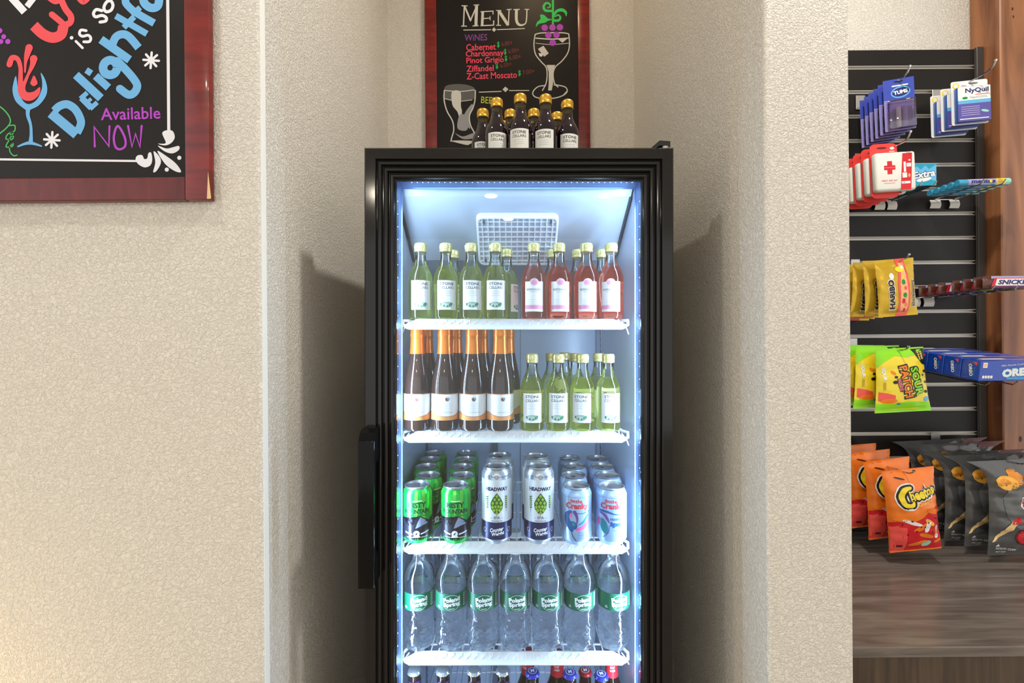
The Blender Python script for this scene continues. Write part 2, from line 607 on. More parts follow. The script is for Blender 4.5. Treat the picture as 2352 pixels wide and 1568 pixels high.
# ---- large board on the left wall
p0 = at_t(481, 458, 0.765)
t, ys = board('chalkboard_sign', 'large black chalkboard in a cherry-red frame with colourful lettering, on the beige wall', p0.x - 0.62, p0.x, p0.z, p0.z + 0.80, YF, 0.015, 0.0430, 0.0405)
mp_ = px_mapper(0, 0, 3.137, 0.771, ys)
def sketch(name, fn, parent, mapper):
    s = Sketch(); fn(s)
    return link(name, s.mesh(name, mapper, eps=0.0003, step=0.0001), parent)
def f(s):
    B = 'chalk_blue'
    s.stroke([(367, 815), (553, 970)], 70, B, curve=False, cap=False)
    s.stroke([(392, 800), (430, 765), (485, 752), (540, 785), (576, 845), (584, 895), (556, 958)], 58, B, cap=False)
    s.stroke([(588, 705), (660, 778)], 46, B, curve=False, cap=False)
    s.stroke([(580, 712), (630, 668)], 34, B, curve=False, cap=False)
    s.stroke([(622, 740), (660, 712)], 26, B, curve=False, cap=False)
    s.stroke([(650, 785), (702, 738)], 34, B, curve=False, cap=False)
    s.stroke([(548, 540), (728, 708)], 60, B, curve=False, cap=False)
    s.stroke([(622, 505), (660, 530)], 46, B, curve=False, cap=False)
    s.stroke([(690, 548), (783, 632)], 56, B, curve=False, cap=False)
    s.stroke([(845, 487), (830, 525), (795, 540), (757, 525), (744, 487), (760, 450), (797, 434), (832, 450), (845, 487)], 62, B, cap=False)
    s.stroke([(845, 440), (905, 500), (965, 570), (990, 620), (968, 668), (925, 682), (865, 640)], 58, B)
    s.stroke([(728, 285), (935, 432)], 60, B, curve=False, cap=False)
    s.stroke([(810, 325), (835, 270), (880, 248), (930, 265), (1000, 345)], 58, B, cap=False)
    s.stroke([(835, 115), (1060, 245)], 46, B, curve=False, cap=False)
    s.stroke([(893, 200), (968, 122)], 42, B, curve=False, cap=False)
    s.stroke([(925, -40), (905, 10), (930, 50), (985, 95), (1112, 168)], 54, B, cap=False)
    s.stroke([(950, 108), (1012, 55)], 40, B, curve=False, cap=False)
    s.stroke([(1030, -50), (1040, 20), (1090, 58), (1140, 40), (1150, -50)], 60, B)
sketch('lettering_delightful', f, t, mp_)
def f(s):
    Rr = 'chalk_red'
    s.stroke([(245, 185), (310, 245), (380, 272), (440, 250), (458, 190)], 76, Rr, cap=False)
    s.stroke([(375, 105), (430, 150), (468, 185)], 44, Rr)
    s.stroke([(455, 185), (505, 165), (512, 120), (470, 60), (430, -30)], 46, Rr, cap=False)
    s.stroke([(350, -20), (400, 12), (450, -10)], 40, Rr)
    s.stroke([(560, -30), (600, 12), (640, -20)], 44, Rr)
sketch('lettering_wine', f, t, mp_)
def f(s):
    Wh = 'chalk_white'
    s.stroke([(80, -20), (178, 88)], 52, Wh, curve=False, cap=False)
    s.stroke([(245, -15), (196, 48)], 44, Wh, curve=False, cap=False)
sketch('lettering_initial', f, t, mp_)
def f(s):
    Wh = 'chalk_white'
    s.stroke([(735, 78), (695, 70), (675, 98), (690, 122), (735, 112), (766, 128), (762, 152), (722, 160)], 22, Wh)
    s.stroke([(800, 8), (770, 15), (750, 55), (765, 85), (800, 75), (815, 40), (800, 8)], 22, Wh)
sketch('lettering_so', f, t, mp_)
def f(s):
    Wh = 'chalk_white'
    s.dot(517, 273, 13, Wh)
    s.stroke([(548, 298), (596, 346)], 18, Wh)
    s.stroke([(622, 222), (585, 218), (574, 245), (595, 262), (636, 255), (655, 275), (645, 300), (605, 302)], 20, Wh)
sketch('lettering_is', f, t, mp_)
for cx, cy in ((1090, 435), (375, 1008)):
    def f(s):
        for k in range(4):
            a = R(45 * k + 4)
            s.stroke([(cx - 56 * math.cos(a), cy - 56 * math.sin(a)), (cx + 56 * math.cos(a), cy + 56 * math.sin(a))], 17, 'chalk_white', curve=False)
    sketch('snowflake_drawing', f, t, mp_)
def f(s):
    M = 'chalk_magenta'
    s.text('Available', 942, -818, M, w=430, h=88, rot=1.5, bold=0.012)
sketch('lettering_available', f, t, mp_)
def f(s):
    M = 'chalk_magenta'
    s.stroke([(684, 1056), (680, 915), (786, 1054), (790, 910)], 15, M, curve=False)
    s.stroke([(850, 908), (822, 980), (832, 1055), (866, 1076), (904, 1050), (898, 985), (850, 908)], 16, M)
    s.stroke([(924, 908), (952, 1058), (978, 965), (1010, 1060), (1022, 908)], 16, M, curve=False)
sketch('lettering_now', f, t, mp_)
def f(s):
    M = 'chalk_magenta'
    for x, y, r in ((0, 222, 19), (28, 265, 18), (8, 300, 18), (58, 300, 19), (-20, 262, 18)): s.dot(x, y, r, M)
sketch('grape_drawing', f, t, mp_)
def f(s):
    Wh = 'chalk_white'
    s.stroke([(1209, -60), (1217, 945)], 22, Wh, curve=False, cap=False)
    s.stroke([(-700, 1140), (985, 1160)], 15, Wh, curve=False, cap=False)
    s.fill([(1140, 1035), (1195, 1030), (1170, 960), (1205, 938), (1245, 945), (1260, 990), (1235, 1030), (1190, 1048)], Wh)
    s.fill([(1138, 1050), (1200, 1070), (1250, 1060), (1290, 1052), (1290, 1080), (1245, 1105), (1190, 1092)], Wh)
    s.fill([(1135, 1088), (1200, 1125), (1270, 1180), (1306, 1238), (1260, 1232), (1190, 1180)], Wh)
    s.fill([(1108, 1090), (1150, 1130), (1160, 1175), (1130, 1230), (1105, 1238), (1120, 1170)], Wh)
    s.fill([(1090, 1100), (1098, 1150), (1085, 1190), (1045, 1206), (1000, 1185), (978, 1150), (990, 1122), (1025, 1118), (1040, 1145), (1062, 1140), (1070, 1105)], Wh)
    s.dot(1293, 1137, 15, Wh); s.dot(1203, 1222, 15, Wh)
sketch('border_ornament', f, t, mp_)
def f(s):
    B, Rr = 'chalk_blue', 'chalk_red'
    s.fill([(116, 548), (128, 620), (140, 680), (175, 735), (215, 750), (265, 720), (300, 650), (305, 590), (295, 525), (325, 570), (342, 640), (328, 700), (280, 760), (222, 790), (205, 800), (170, 780), (115, 730), (92, 660), (98, 600)], B)
    s.stroke([(205, 780), (202, 830), (222, 900), (226, 970), (222, 1030)], [34, 26, 20, 22, 34], B, cap=False)
    s.stroke([(130, 1056), (175, 1038), (215, 1030), (255, 1038), (300, 1053)], [10, 18, 26, 18, 10], B)
    s.fill([(135, 560), (160, 610), (190, 580), (185, 640), (200, 665), (245, 660), (290, 628), (285, 680), (240, 722), (185, 725), (145, 695), (130, 640)], Rr, 1)
    s.stroke([(70, 465), (90, 418), (130, 428), (150, 490), (150, 560), (150, 620)], [44, 40, 34, 30, 34, 40], Rr, 1)
    s.stroke([(212, 345), (196, 400), (186, 450), (182, 520)], [54, 40, 22, 12], Rr, 1)
    s.stroke([(245, 425), (236, 470), (205, 540), (170, 620)], [56, 36, 20, 30], Rr, 1)
    s.fill([(247, 545), (268, 580), (272, 605), (247, 622), (222, 605), (228, 580)], Rr, 2)
sketch('wine_glass_drawing', f, t, mp_)
def f(s):
    G = 'chalk_leaf'
    s.stroke([(-60, 740), (10, 775), (62, 830), (76, 880), (45, 925), (-10, 970)], 10, G)
    s.stroke([(70, 905), (108, 905), (105, 945), (60, 965), (45, 1000), (85, 1005), (98, 985), (75, 965), (95, 960), (50, 1040), (50, 1060), (90, 1055), (96, 1035), (72, 1060), (75, 1095), (100, 1122), (124, 1118)], 9, G)
sketch('vine_drawing', f, t, mp_)
# bare wood where the corner of the frame has chipped
pr = Sketch(); pr.fill([(1500, 1235), (1522, 1420), (1520, 1432), (1492, 1432)], 'bare_wood', curve=False)
o = link('chipped_corner', pr.mesh('chipped_corner', px_mapper(0, 0, 3.137, 0.765, 0.765), eps=0.0004), t)
o['label'] = 'pale bare wood where the frame corner is chipped'

# ---- menu board on the back of the niche
a, b_ = at_t(977, 300, 1.58), at_t(1356, 300, 1.58)
t, ys = board('menu_chalkboard', 'black chalkboard wine menu in a dark red frame above the fridge', a.x, b_.x, CAMZ + 0.42, CAMZ + 1.36, YB, 0.02, 0.0425, 0.0425)
mp_ = px_mapper(960, 0, 4.355, 1.586, ys)
def f(s):
    O = 'chalk_offwhite'
    def ln(p, w, **k): s.stroke(p, w, O, curve=False, **k)
    ln([(464, 62), (455, 255)], 13); ln([(466, 62), (526, 205)], 17); ln([(526, 205), (590, 55)], 13); ln([(586, 60), (580, 255)], 30, cap=False)
    ln([(436, 262), (486, 262)], 10); ln([(440, 58), (492, 60)], 10); ln([(560, 52), (608, 50)], 10); ln([(550, 260), (602, 258)], 10)
    ln([(648, 122), (642, 252)], 26, cap=False); ln([(630, 118), (752, 112)], 10); ln([(752, 112), (750, 142)], 9); ln([(660, 186), (722, 182)], 10)
    ln([(720, 165), (722, 200)], 8); ln([(630, 258), (756, 252)], 11); ln([(758, 210), (756, 252)], 12)
    ln([(804, 108), (804, 250)], 12); ln([(808, 108), (902, 252)], 30, cap=False); ln([(904, 252), (912, 98)], 11)
    ln([(785, 106), (830, 106)], 9); ln([(785, 254), (828, 254)], 9); ln([(890, 97), (934, 94)], 9)
    s.stroke([(985, 95), (985, 200), (1005, 243), (1040, 252), (1075, 235), (1086, 190), (1090, 95)], [28, 28, 26, 18, 12, 12, 11], O, cap=False)
    ln([(958, 97), (1014, 95)], 10); ln([(1070, 95), (1110, 95)], 9)
sketch('lettering_menu', f, t, mp_)
def f(s):
    O = 'chalk_offwhite'
    def ln(p, w, **k): s.stroke(p, w, O, curve=False, **k)
    ln([(458, 301), (728, 298)], 9); ln([(792, 297), (1066, 286)], 9)
    s.fill([(760, 274), (782, 297), (762, 320), (740, 299)], O, curve=False)
sketch('divider_drawing', f, t, mp_)
def f(s):
    O = 'chalk_offwhite'
    def ln(p, w, **k): s.stroke(p, w, O, curve=False, **k)
    ln([(614, 922), (832, 914)], 9); ln([(915, 906), (1110, 905)], 9)
    s.fill([(873, 866), (905, 892), (876, 922), (846, 896)], O, curve=False)
sketch('divider_drawing', f, t, mp_)
sketch('lettering_wines', lambda s: s.text('WiNES', 580, -375, 'chalk_violet', w=225, h=66, rot=1.5, bold=0.01, shear=0.05), t, mp_)
for txt, cx, cy, w, h, dx, price, pw in (('Cabernet', 630, 470, 296, 66, 804, '6.00+', 110), ('Chardonnay', 668, 542, 380, 80, 872, '6.00+', 110), ('Pinot Grigio', 672, 608, 375, 76, 880, '6.00+', 120),
                                    ('Ziffandel', 622, 684, 272, 62, 790, '6.00+', 118), ('Z-Cast Moscato', 738, 755, 505, 66, 1016, '7.00+', 118)):
    sketch('lettering_wine_name', lambda s: s.text(txt, cx, -cy, 'chalk_pink', w=w, h=h, rot=2.0, bold=0.014), t, mp_)
    sketch('lettering_dollar', lambda s: s.text('$', dx, -(cy - 22), 'chalk_green', w=24, h=62, rot=2, bold=0.03), t, mp_)
    sketch('lettering_price', lambda s: s.text(price, dx + 30 + pw / 2, -(cy - 36), 'chalk_brown', w=pw, h=44, rot=9, bold=0.004), t, mp_)
sketch('lettering_beer', lambda s: s.text('BEER', 712, -1003, 'chalk_lime', w=160, h=66, rot=-4, bold=0.005), t, mp_)
def f(s):
    O = 'chalk_offwhite'
    s.stroke([(1172, 345), (1160, 440), (1175, 540), (1230, 615), (1280, 670), (1292, 740), (1282, 830), (1245, 905)], 11, O)
    s.stroke([(1508, 340), (1516, 440), (1498, 530), (1440, 610), (1375, 670), (1352, 740), (1365, 830), (1400, 870)], 11, O)
    s.stroke([(1172, 345), (1240, 330), (1440, 328), (1508, 340)], 11, O)
    s.stroke([(1180, 382), (1330, 392), (1500, 382)], 12, O)
    s.stroke([(1178, 432), (1330, 446), (1508, 432)], 6, O)
    s.stroke([(1276, 855), (1200, 868), (1150, 920), (1165, 965), (1240, 985), (1360, 982), (1450, 955), (1492, 915), (1475, 872), (1400, 852), (1362, 850)], 11, O)
    s.fill([(1285, 650), (1372, 650), (1350, 720), (1352, 830), (1338, 905), (1302, 905), (1308, 830), (1308, 720)], 'chalk_offwhite', curve=False)
    s.fill([(1200, 490), (1255, 458), (1308, 535), (1262, 568)], O, curve=False)
    s.fill([(1205, 530), (1250, 540), (1240, 568), (1218, 565)], 'chalk_white', 1, False)
    s.fill([(1405, 395), (1495, 385), (1445, 428)], O, curve=False)
    s.fill([(1440, 960), (1490, 905), (1480, 940)], O, curve=False)
    for x, y in ((1268, 278), (1345, 276), (1420, 274), (1305, 352), (1385, 350), (1347, 428)): s.dot(x, y, 33, 'chalk_magenta', 1)
sketch('wine_glass_drawing', f, t, mp_)
def f(s):
    G = 'chalk_green'
    s.stroke([(1350, -60), (1350, 245)], 20, G, curve=False)
    s.stroke([(1340, 110), (1275, 105), (1258, 65), (1285, 30), (1320, 45), (1318, 72), (1295, 78)], [22, 26, 24, 20, 18, 14, 10], G)
    s.fill([(1180, 270), (1190, 225), (1225, 190), (1222, 150), (1260, 150), (1300, 185), (1345, 195), (1300, 210), (1270, 228), (1210, 240)], G)
    s.stroke([(1350, 175), (1385, 115), (1440, 100), (1478, 125), (1482, 160)], [18, 26, 34, 26, 8], G)
    s.stroke([(1355, 205), (1405, 205), (1425, 175), (1400, 150), (1372, 168)], [26, 24, 20, 16, 12], G)
sketch('grape_stem_drawing', f, t, mp_)
def f(s):
    O = 'chalk_offwhite'
    s.fill([(262, 905), (280, 860), (360, 842), (470, 845), (550, 870), (572, 905), (570, 980), (500, 1005), (380, 1015), (265, 985)], 'chalk_dim')
    s.fill([(340, 920), (425, 920), (430, 1060), (440, 1120), (430, 1270), (400, 1130), (345, 1050)], O, 1)
    s.fill([(470, 1130), (540, 1040), (545, 1090), (510, 1180), (520, 1290), (460, 1200)], 'chalk_grey', 1)
    s.fill([(430, 1140), (500, 1180), (490, 1300), (400, 1290), (400, 1200)], 'chalk_grey', 1)
    s.stroke([(264, 905), (262, 1000), (290, 1110), (345, 1210), (358, 1300), (340, 1370), (330, 1412)], 12, O, 2)
    s.stroke([(574, 905), (570, 1000), (550, 1080), (515, 1160), (525, 1250), (560, 1320), (590, 1380)], 12, O, 2)
    s.stroke([(264, 905), (420, 915), (560, 900)], 9, O, 2)
    s.stroke([(262, 985), (400, 1012), (540, 1000)], 7, O, 2)
    s.fill([(332, 1410), (420, 1405), (560, 1412), (520, 1440), (490, 1450), (400, 1430)], O, 2)
    s.fill([(370, 1330), (450, 1365), (560, 1330), (560, 1380), (450, 1390)], 'chalk_grey', 1)
sketch('beer_glass_drawing', f, t, mp_)
# ================================================================== BEVERAGE FRIDGE
def rebase(t, base):
    base = Vector(base)
    t.location = base
    for c in t.children:
        c.location = Vector(c.location) - base
fr = thing('beverage_fridge', 'black glass-door beverage fridge standing in the niche', 'fridge')
DX0, DX1, DZ1, DZ0 = -0.2992, 0.3274, CAMZ + 0.3925, 0.10
YD = 0.88
IX0, IX1 = -0.2565, 0.2680      # interior walls
IY0, IY1 = 0.945, 1.39                 # interior front, back
IZ0, IZ1 = CAMZ - 1.12, CAMZ + 0.345
mb = MB()
mb.box(-0.292, IX0 - 0.004, 0.936, 1.50, 0.02, CAMZ + 0.378)
mb.box(IX1 + 0.004, 0.320, 0.936, 1.50, 0.02, CAMZ + 0.378)
mb.box(IX0 - 0.004, IX1 + 0.004, 0.936, 1.50, IZ1 + 0.004, CAMZ + 0.378)
mb.box(IX0 - 0.004, IX1 + 0.004, 0.936, 1.50, 0.02, IZ0 - 0.004)
mb.box(IX0 - 0.004, IX1 + 0.004, IY1 + 0.004, 1.50, IZ0 - 0.004, IZ1 + 0.004)
mb.obj('cabinet', black_plain, fr)
mb = MB()
mb.box(IX0 - 0.003, IX0, IY0, IY1, IZ0, IZ1)
mb.box(IX1, IX1 + 0.003, IY0, IY1, IZ0, IZ1)
mb.box(IX0, IX1, IY1, IY1 + 0.003, IZ0, IZ1)
mb.box(IX0, IX1, IY0, IY1, IZ0 - 0.003, IZ0)
mb.box(IX0, IX1, IY0, IY1, IZ1, IZ1 + 0.003)
liner = mb.obj('liner', liner_white, fr)
# faint pressed seams and slotted pilasters on the liner
seam = mat('pilaster_grey', (120, 132, 148), 0.35, metal=0.6)
slot_m = mat('pilaster_slot', (30, 36, 46), 0.6)
for (x, y) in ((IX0, 1.305), (IX1, 1.305)):
    s = 1 if x < FX else -1
    mb = MB(); mb.box(min(x, x + s * 0.003), max(x, x + s * 0.003), y - 0.008, y + 0.008, IZ0, CAMZ + 0.15)
    k = IZ0 + 0.02
    while k < CAMZ + 0.14:
        mb.box(min(x + s * 0.003, x + s * 0.0034), max(x + s * 0.003, x + s * 0.0034), y - 0.0025, y + 0.0025, k, k + 0.009, 1)
        k += 0.019
    mb.obj('pilaster', [seam, slot_m], liner)
mb = MB(); mb.box(FX - 0.075, FX - 0.055, IY1 - 0.012, IY1, IZ0, CAMZ + 0.16); mb.box(FX + 0.0155, FX + 0.0175, IY1 - 0.0015, IY1, IZ0, CAMZ + 0.16)
mb.obj('drain_duct', seam, liner)
# sloped evaporator cover with the fan guard
prof = [(0.9465, 0.343), (0.966, 0.322), (1.12, 0.209), (1.385, 0.19), (1.385, 0.343)]
mb = MB()
n = len(prof); w0, w1 = IX0 + 0.004, IX1 - 0.004
vs = [(w0, y, CAMZ + h) for y, h in prof] + [(w1, y, CAMZ + h) for y, h in prof]
mb.add(vs, [(i, (i + 1) % n, n + (i + 1) % n, n + i) for i in range(n)] + [tuple(range(n)), tuple(reversed(range(n, 2 * n)))])
evap = mb.obj('evaporator_cover', cover_white, fr)
seam_dark = mat('seam_gap_dark', (52, 60, 74), 0.5)  # dark tubes drawn for the black seam along each panel edge
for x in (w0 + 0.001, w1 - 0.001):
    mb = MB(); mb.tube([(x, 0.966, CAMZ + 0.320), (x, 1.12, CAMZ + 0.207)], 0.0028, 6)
    mb.obj('edge_seam', seam_dark, evap)
gd = Vector((0, -0.7145, 0.6996)); gn = Vector((0, -0.6996, -0.7145)); gu = Vector((1, 0, 0))
gc = Vector((0.0125, 1.038, CAMZ + 0.236))
def G(u, v, d): return gc + gu * u + gd * v + gn * d
guard_m = mat('fan_guard_white', (232, 236, 242), 0.35)
guard_dark = mat('fan_guard_recess', (176, 190, 216), 0.6)
GW, GL = 0.095, 0.0672
def rr_loop(w, l, r, d, n=5):
    pts = []
    for cx, cy, a0 in ((w - r, -l + r, -90), (w - r, l - r, 0), (-w + r, l - r, 90), (-w + r, -l + r, 180)):
        for k in range(n + 1):
            a = R(a0 + 90 * k / n)
            pts.append(G(cx + r * math.cos(a), cy + r * math.sin(a), d))
    return pts
loops = [rr_loop(GW + 0.004, GL + 0.004, 0.016, -0.06), rr_loop(GW, GL, 0.014, -0.004), rr_loop(GW - 0.002, GL - 0.002, 0.012, 0.0), rr_loop(GW - 0.005, GL - 0.005, 0.010, 0.0), rr_loop(GW - 0.005, GL - 0.005, 0.010, -0.004)]
mb = MB(); m_ = len(loops[0])
mb.add([p for lp_ in loops for p in lp_], [(i * m_ + k, i * m_ + (k + 1) % m_, (i + 1) * m_ + (k + 1) % m_, (i + 1) * m_ + k) for i in range(len(loops) - 1) for k in range(m_)], 0, False)
mb.add(loops[-1], [tuple(range(m_))], 1)
guard = mb.obj('fan_guard', [guard_m, guard_dark], fr)
def gbar(mb, u0, u1, v0, v1, d0, d1):
    vs = [G(u, v, d) for d in (d0, d1) for (u, v) in ((u0, v0), (u1, v0), (u1, v1), (u0, v1))]
    mb.add(vs, [(0, 3, 2, 1), (4, 5, 6, 7), (0, 1, 5, 4), (1, 2, 6, 5), (2, 3, 7, 6), (3, 0, 4, 7)])
mb = MB()
for i in range(1, 14):
    u = -GW + 2 * GW * i / 14
    gbar(mb, u - 0.0011, u + 0.0011, -GL + 0.005, GL - 0.005, -0.004, -0.0005)
for i in range(1, 10):
    v = -GL + 2 * GL * i / 10
    gbar(mb, -GW + 0.005, GW - 0.005, v - 0.0011, v + 0.0011, -0.004, -0.0009)
mb.obj('grille', guard_m, guard)
for u, v in ((-GW + 0.018, GL - 0.014), (GW - 0.018, GL - 0.014), (-GW + 0.018, -GL + 0.014), (GW - 0.018, -GL + 0.014)):
    mb = MB()
    mb.tube([G(u, v, -0.004), G(u, v, 0.0008)], 0.0032, 10)
    mb.obj('screw', seam, guard)

# ---- door
prof = [(0.0, 0.050), (0.0, 0.003), (0.003, 0.0), (0.0222, 0.0), (0.0232, 0.0008)]
for i in range(3):            # three rounded ridges stepping down to the glass
    u0, d0 = 0.0240 + 0.0112 * i, 0.0068 + 0.0046 * i
    prof.append((u0, d0))
    for k in range(9):
        a_ = math.pi * k / 8
        prof.append((u0 + 0.0012 + 0.0042 * (1 - math.cos(a_)), d0 - 0.0034 * math.sin(a_) ** 0.7))
prof += [(0.0580, 0.0190), (0.0605, 0.0200), (0.0605, 0.0255)]
door = thing('door', None, None)
door.parent = fr
def sweep(prof, mi=0):
    mb = MB(); vs = []
    for (u, d) in prof:
        vs += [(DX0 + u, YD + d, DZ0 + u), (DX1 - u, YD + d, DZ0 + u), (DX1 - u, YD + d, DZ1 - u), (DX0 + u, YD + d, DZ1 - u)]
    fs = []
    for i in range(len(prof) - 1):
        for k in range(4):
            k2 = (k + 1) % 4
            fs.append((i * 4 + k, i * 4 + k2, (i + 1) * 4 + k2, (i + 1) * 4 + k))
    mb.add(vs, fs, mi)
    return mb
o = sweep(prof).obj('door_frame', black_gloss, door)
blue_edge = mat('glass_spacer_steel', (96, 124, 168), 0.4, metal=0.7)
sweep([(0.0605, 0.0250), (0.0605, 0.0600), (0.0625, 0.0605), (0.0625, 0.0640), (0.050, 0.0640), (0.0, 0.052), (0.0, 0.050)]).obj('glass_spacer', blue_edge, door)
mb = MB()
gx0, gx1, gz0, gz1 = DX0 + 0.0603, DX1 - 0.0603, DZ0 + 0.0603, DZ1 - 0.0603
mb.add([(gx0, YD + 0.0235, gz0), (gx1, YD + 0.0235, gz0), (gx1, YD + 0.0235, gz1), (gx0, YD + 0.0235, gz1)], [(0, 1, 2, 3)])
mb.obj('glass_pane', pane_glass, door)
# tiny glowing dots drawn for the LEDs and their reflections along the door opening
led_dot = mat('led_glint', (255, 255, 255), 0.3, emit=(214, 232, 255), estr=1.6)
mb = MB()
z = DZ1 - 0.10
while z > DZ0 + 0.1:
    for x, s in ((DX0 + 0.0605, 1), (DX1 - 0.0605, -1)):
        mb.box(min(x, x + s * 0.0008), max(x, x + s * 0.0008), YD + 0.028, YD + 0.0296, z - 0.0010, z + 0.0010)
    z -= 0.0265
x = DX0 + 0.09
while x < DX1 - 0.07:
    mb.box(x - 0.0010, x + 0.0010, YD + 0.028, YD + 0.0296, DZ1 - 0.0613, DZ1 - 0.0605)
    x += 0.0115
mb.obj('led_glint_row', led_dot, door)['kind'] = 'stuff'
# handle: upright grip on two stand-offs
mb = MB()
hx0, hx1 = at(822, 0, 0.84).x, at(859, 0, 0.84).x
hz1, hz0 = at(0, 1012, 0.84).z, at(0, 1352, 0.84).z
mb.box(hx0, hx1, 0.838, 0.852, hz0, hz1, bev=0.0025, seg=2)
hm = mb.obj('handle', black_handle, door)
mb = MB()
vs = []
for x in (hx0 + 0.001, hx1 - 0.0005):
    vs += [(x, 0.8385, hz1 - 0.002), (x, 0.848, hz1 + 0.014), (x, 0.862, hz1 + 0.020), (x, 0.8815, hz1 + 0.020), (x, 0.8815, hz1 - 0.045), (x, 0.852, hz1 - 0.045)]
mb.add(vs, [(0, 1, 2, 3, 4, 5), (11, 10, 9, 8, 7, 6)] + [(k, 6 + k, 6 + (k + 1) % 6, (k + 1) % 6) for k in range(6)])
mb.obj('stand_off', black_handle, hm)
mb = MB(); mb.box(hx0 + 0.002, hx1 - 0.0005, 0.851, 0.8815, hz0 + 0.002, hz0 + 0.055, bev=0.0015)
mb.obj('stand_off', black_handle, hm)
# top hinge
mb = MB()
mb.add([(0.262, 0.93, CAMZ + 0.378), (0.305, 0.935, CAMZ + 0.378), (0.323, 0.888, CAMZ + 0.3985), (0.300, 0.885, CAMZ + 0.3985),
        (0.262, 0.93, CAMZ + 0.382), (0.305, 0.935, CAMZ + 0.382), (0.323, 0.888, CAMZ + 0.4085), (0.300, 0.885, CAMZ + 0.4085)],
       [(0, 3, 2, 1), (4, 5, 6, 7), (0, 1, 5, 4), (1, 2, 6, 5), (2, 3, 7, 6), (3, 0, 4, 7)])
hg = mb.obj('hinge', black_plain, fr)
mb = MB(); mb.tube([(0.313, 0.892, CAMZ + 0.3926), (0.313, 0.892, CAMZ + 0.3975)], 0.008, 12); mb.tube([(0.313, 0.892, CAMZ + 0.397), (0.313, 0.892, CAMZ + 0.409)], 0.0032, 8)
mb.obj('hinge_pin', chrome, hg)

# ---- wire shelves
SH = [CAMZ + 0.050, CAMZ - 0.196, CAMZ - 0.438, CAMZ - 0.680, CAMZ - 0.967]
LX0, LX1 = FX - 0.2525, FX + 0.2475
def make_shelf(S):
    sh = thing('shelf', None, None)
    sh.parent = fr
    sh.location = (0, 0, S)
    mb = MB()
    k, wi = LX0 + 0.030, 0.0172
    while k < LX1 - 0.02:
        mb.tube([(k, 0.950, -0.018), (k, 0.9545, -0.004), (k, 0.960, -0.0015), (k, IY1 - 0.02, -0.0015)], 0.0015, 6)
        k += wi
    for y in (0.985, 1.13, 1.28):
        mb.tube([(LX0 + 0.012, y, -0.0045), (LX1 - 0.012, y, -0.0045)], 0.0022, 6)
    mb.obj('wire_grid', shelf_white, sh)
    mb = MB()
    mb.tube([(LX0 + 0.040, 0.951, -0.019), (LX0 + 0.014, 0.951, -0.020), (LX0 + 0.004, 0.952, -0.013), (LX0 + 0.003, 0.957, -0.0038), (LX0 + 0.012, 0.975, -0.0038), (LX0 + 0.012, IY1 - 0.02, -0.0038), (LX1 - 0.012, IY1 - 0.02, -0.0038),
             (LX1 - 0.012, 0.975, -0.0038), (LX1 - 0.003, 0.957, -0.0038), (LX1 - 0.004, 0.952, -0.013), (LX1 - 0.014, 0.951, -0.020), (LX1 - 0.040, 0.951, -0.019)], 0.0032, 8)
    for s, x in ((1, LX0), (-1, LX1)):
        mb.tube([(x + s * 0.016, 0.96, -0.006), (x + s * 0.004, 0.962, -0.022), (x + s * -0.001, 0.964, -0.034)], 0.0012, 6)
    mb.obj('frame_wire', shelf_white, sh)
    mb = MB()     # white ticket strip, leaning back, rounded at the ends
    out = []
    a0, a1 = LX0 + 0.005, LX1 - 0.005
    for (x, v) in ((a0 + 0.012, -0.0225), (a1 - 0.012, -0.0225), (a1 - 0.003, -0.019), (a1, -0.0145), (a1 - 0.010, -0.010), (a1 - 0.024, -0.0038), (a1 - 0.030, -0.0005), (a0 + 0.030, -0.0005), (a0 + 0.024, -0.0038), (a0 + 0.010, -0.010), (a0, -0.0145), (a0 + 0.003, -0.019)):
        out.append((x, v))
    n = len(out)
    yy = lambda v: 0.9465 + (v + 0.0225) * 0.42
    vs = [(x, yy(v), v) for x, v in out] + [(x, yy(v) + 0.003, v) for x, v in out]
    mb.add(vs, [tuple(range(n)), tuple(reversed(range(n, 2 * n)))] + [(k, n + k, n + (k + 1) % n, (k + 1) % n) for k in range(n)])
    k = LX0 + 0.0385
    while k < LX1 - 0.035:     # the wire ends show as bumps along the strip
        mb.tube([(k, yy(-0.012) - 0.0002, -0.0125), (k + 0.007, yy(-0.007) - 0.0002, -0.0065)], [0.0016, 0.0010], 6)
        k += wi
    mb.tube([(a0 + 0.012, yy(-0.0225) + 0.0005, -0.0222), (a1 - 0.012, yy(-0.0225) + 0.0005, -0.0222)], 0.0017, 6)
    mb.obj('ticket_strip', shelf_white, sh)
    return sh
for S in SH:
    make_shelf(S)
# feet
for x in (-0.26, 0.29):
    for y in (0.97, 1.46):
        mb = MB(); mb.lathe([(0.020, 0.0), (0.020, 0.012), (0.012, 0.0215)], 14)
        mb.obj('foot', black_plain, fr, (x, y, 0.0))
rebase(fr, (0.014, 1.19, 0.0))
# ================================================================== BOTTLES AND CANS
ORD = ['', 'second ', 'third ', 'fourth ', 'fifth ', 'sixth ', 'seventh ']
def liquid(name, col, ior=1.36):
    return mat(name, col, 0.0, trans=1.0, ior=ior, spec=0.5)
wine_white = liquid('white_wine', (242, 246, 176))
wine_rose = liquid('rose_wine', (250, 176, 146))
def glow(m, col, f):
    nt, N, L, b = nodes_of(m)
    tl_ = N.new('ShaderNodeBsdfTranslucent'); tl_.inputs['Color'].default_value = srgb(*col)
    mx_ = N.new('ShaderNodeMixShader'); mx_.inputs[0].default_value = f
    L.new(b.outputs[0], mx_.inputs[1]); L.new(tl_.outputs[0], mx_.inputs[2])
    L.new(mx_.outputs[0], [n for n in N if n.type == 'OUTPUT_MATERIAL'][0].inputs[0])
glow(wine_white, (232, 240, 120), 0.22)
glow(wine_rose, (250, 130, 96), 0.22)
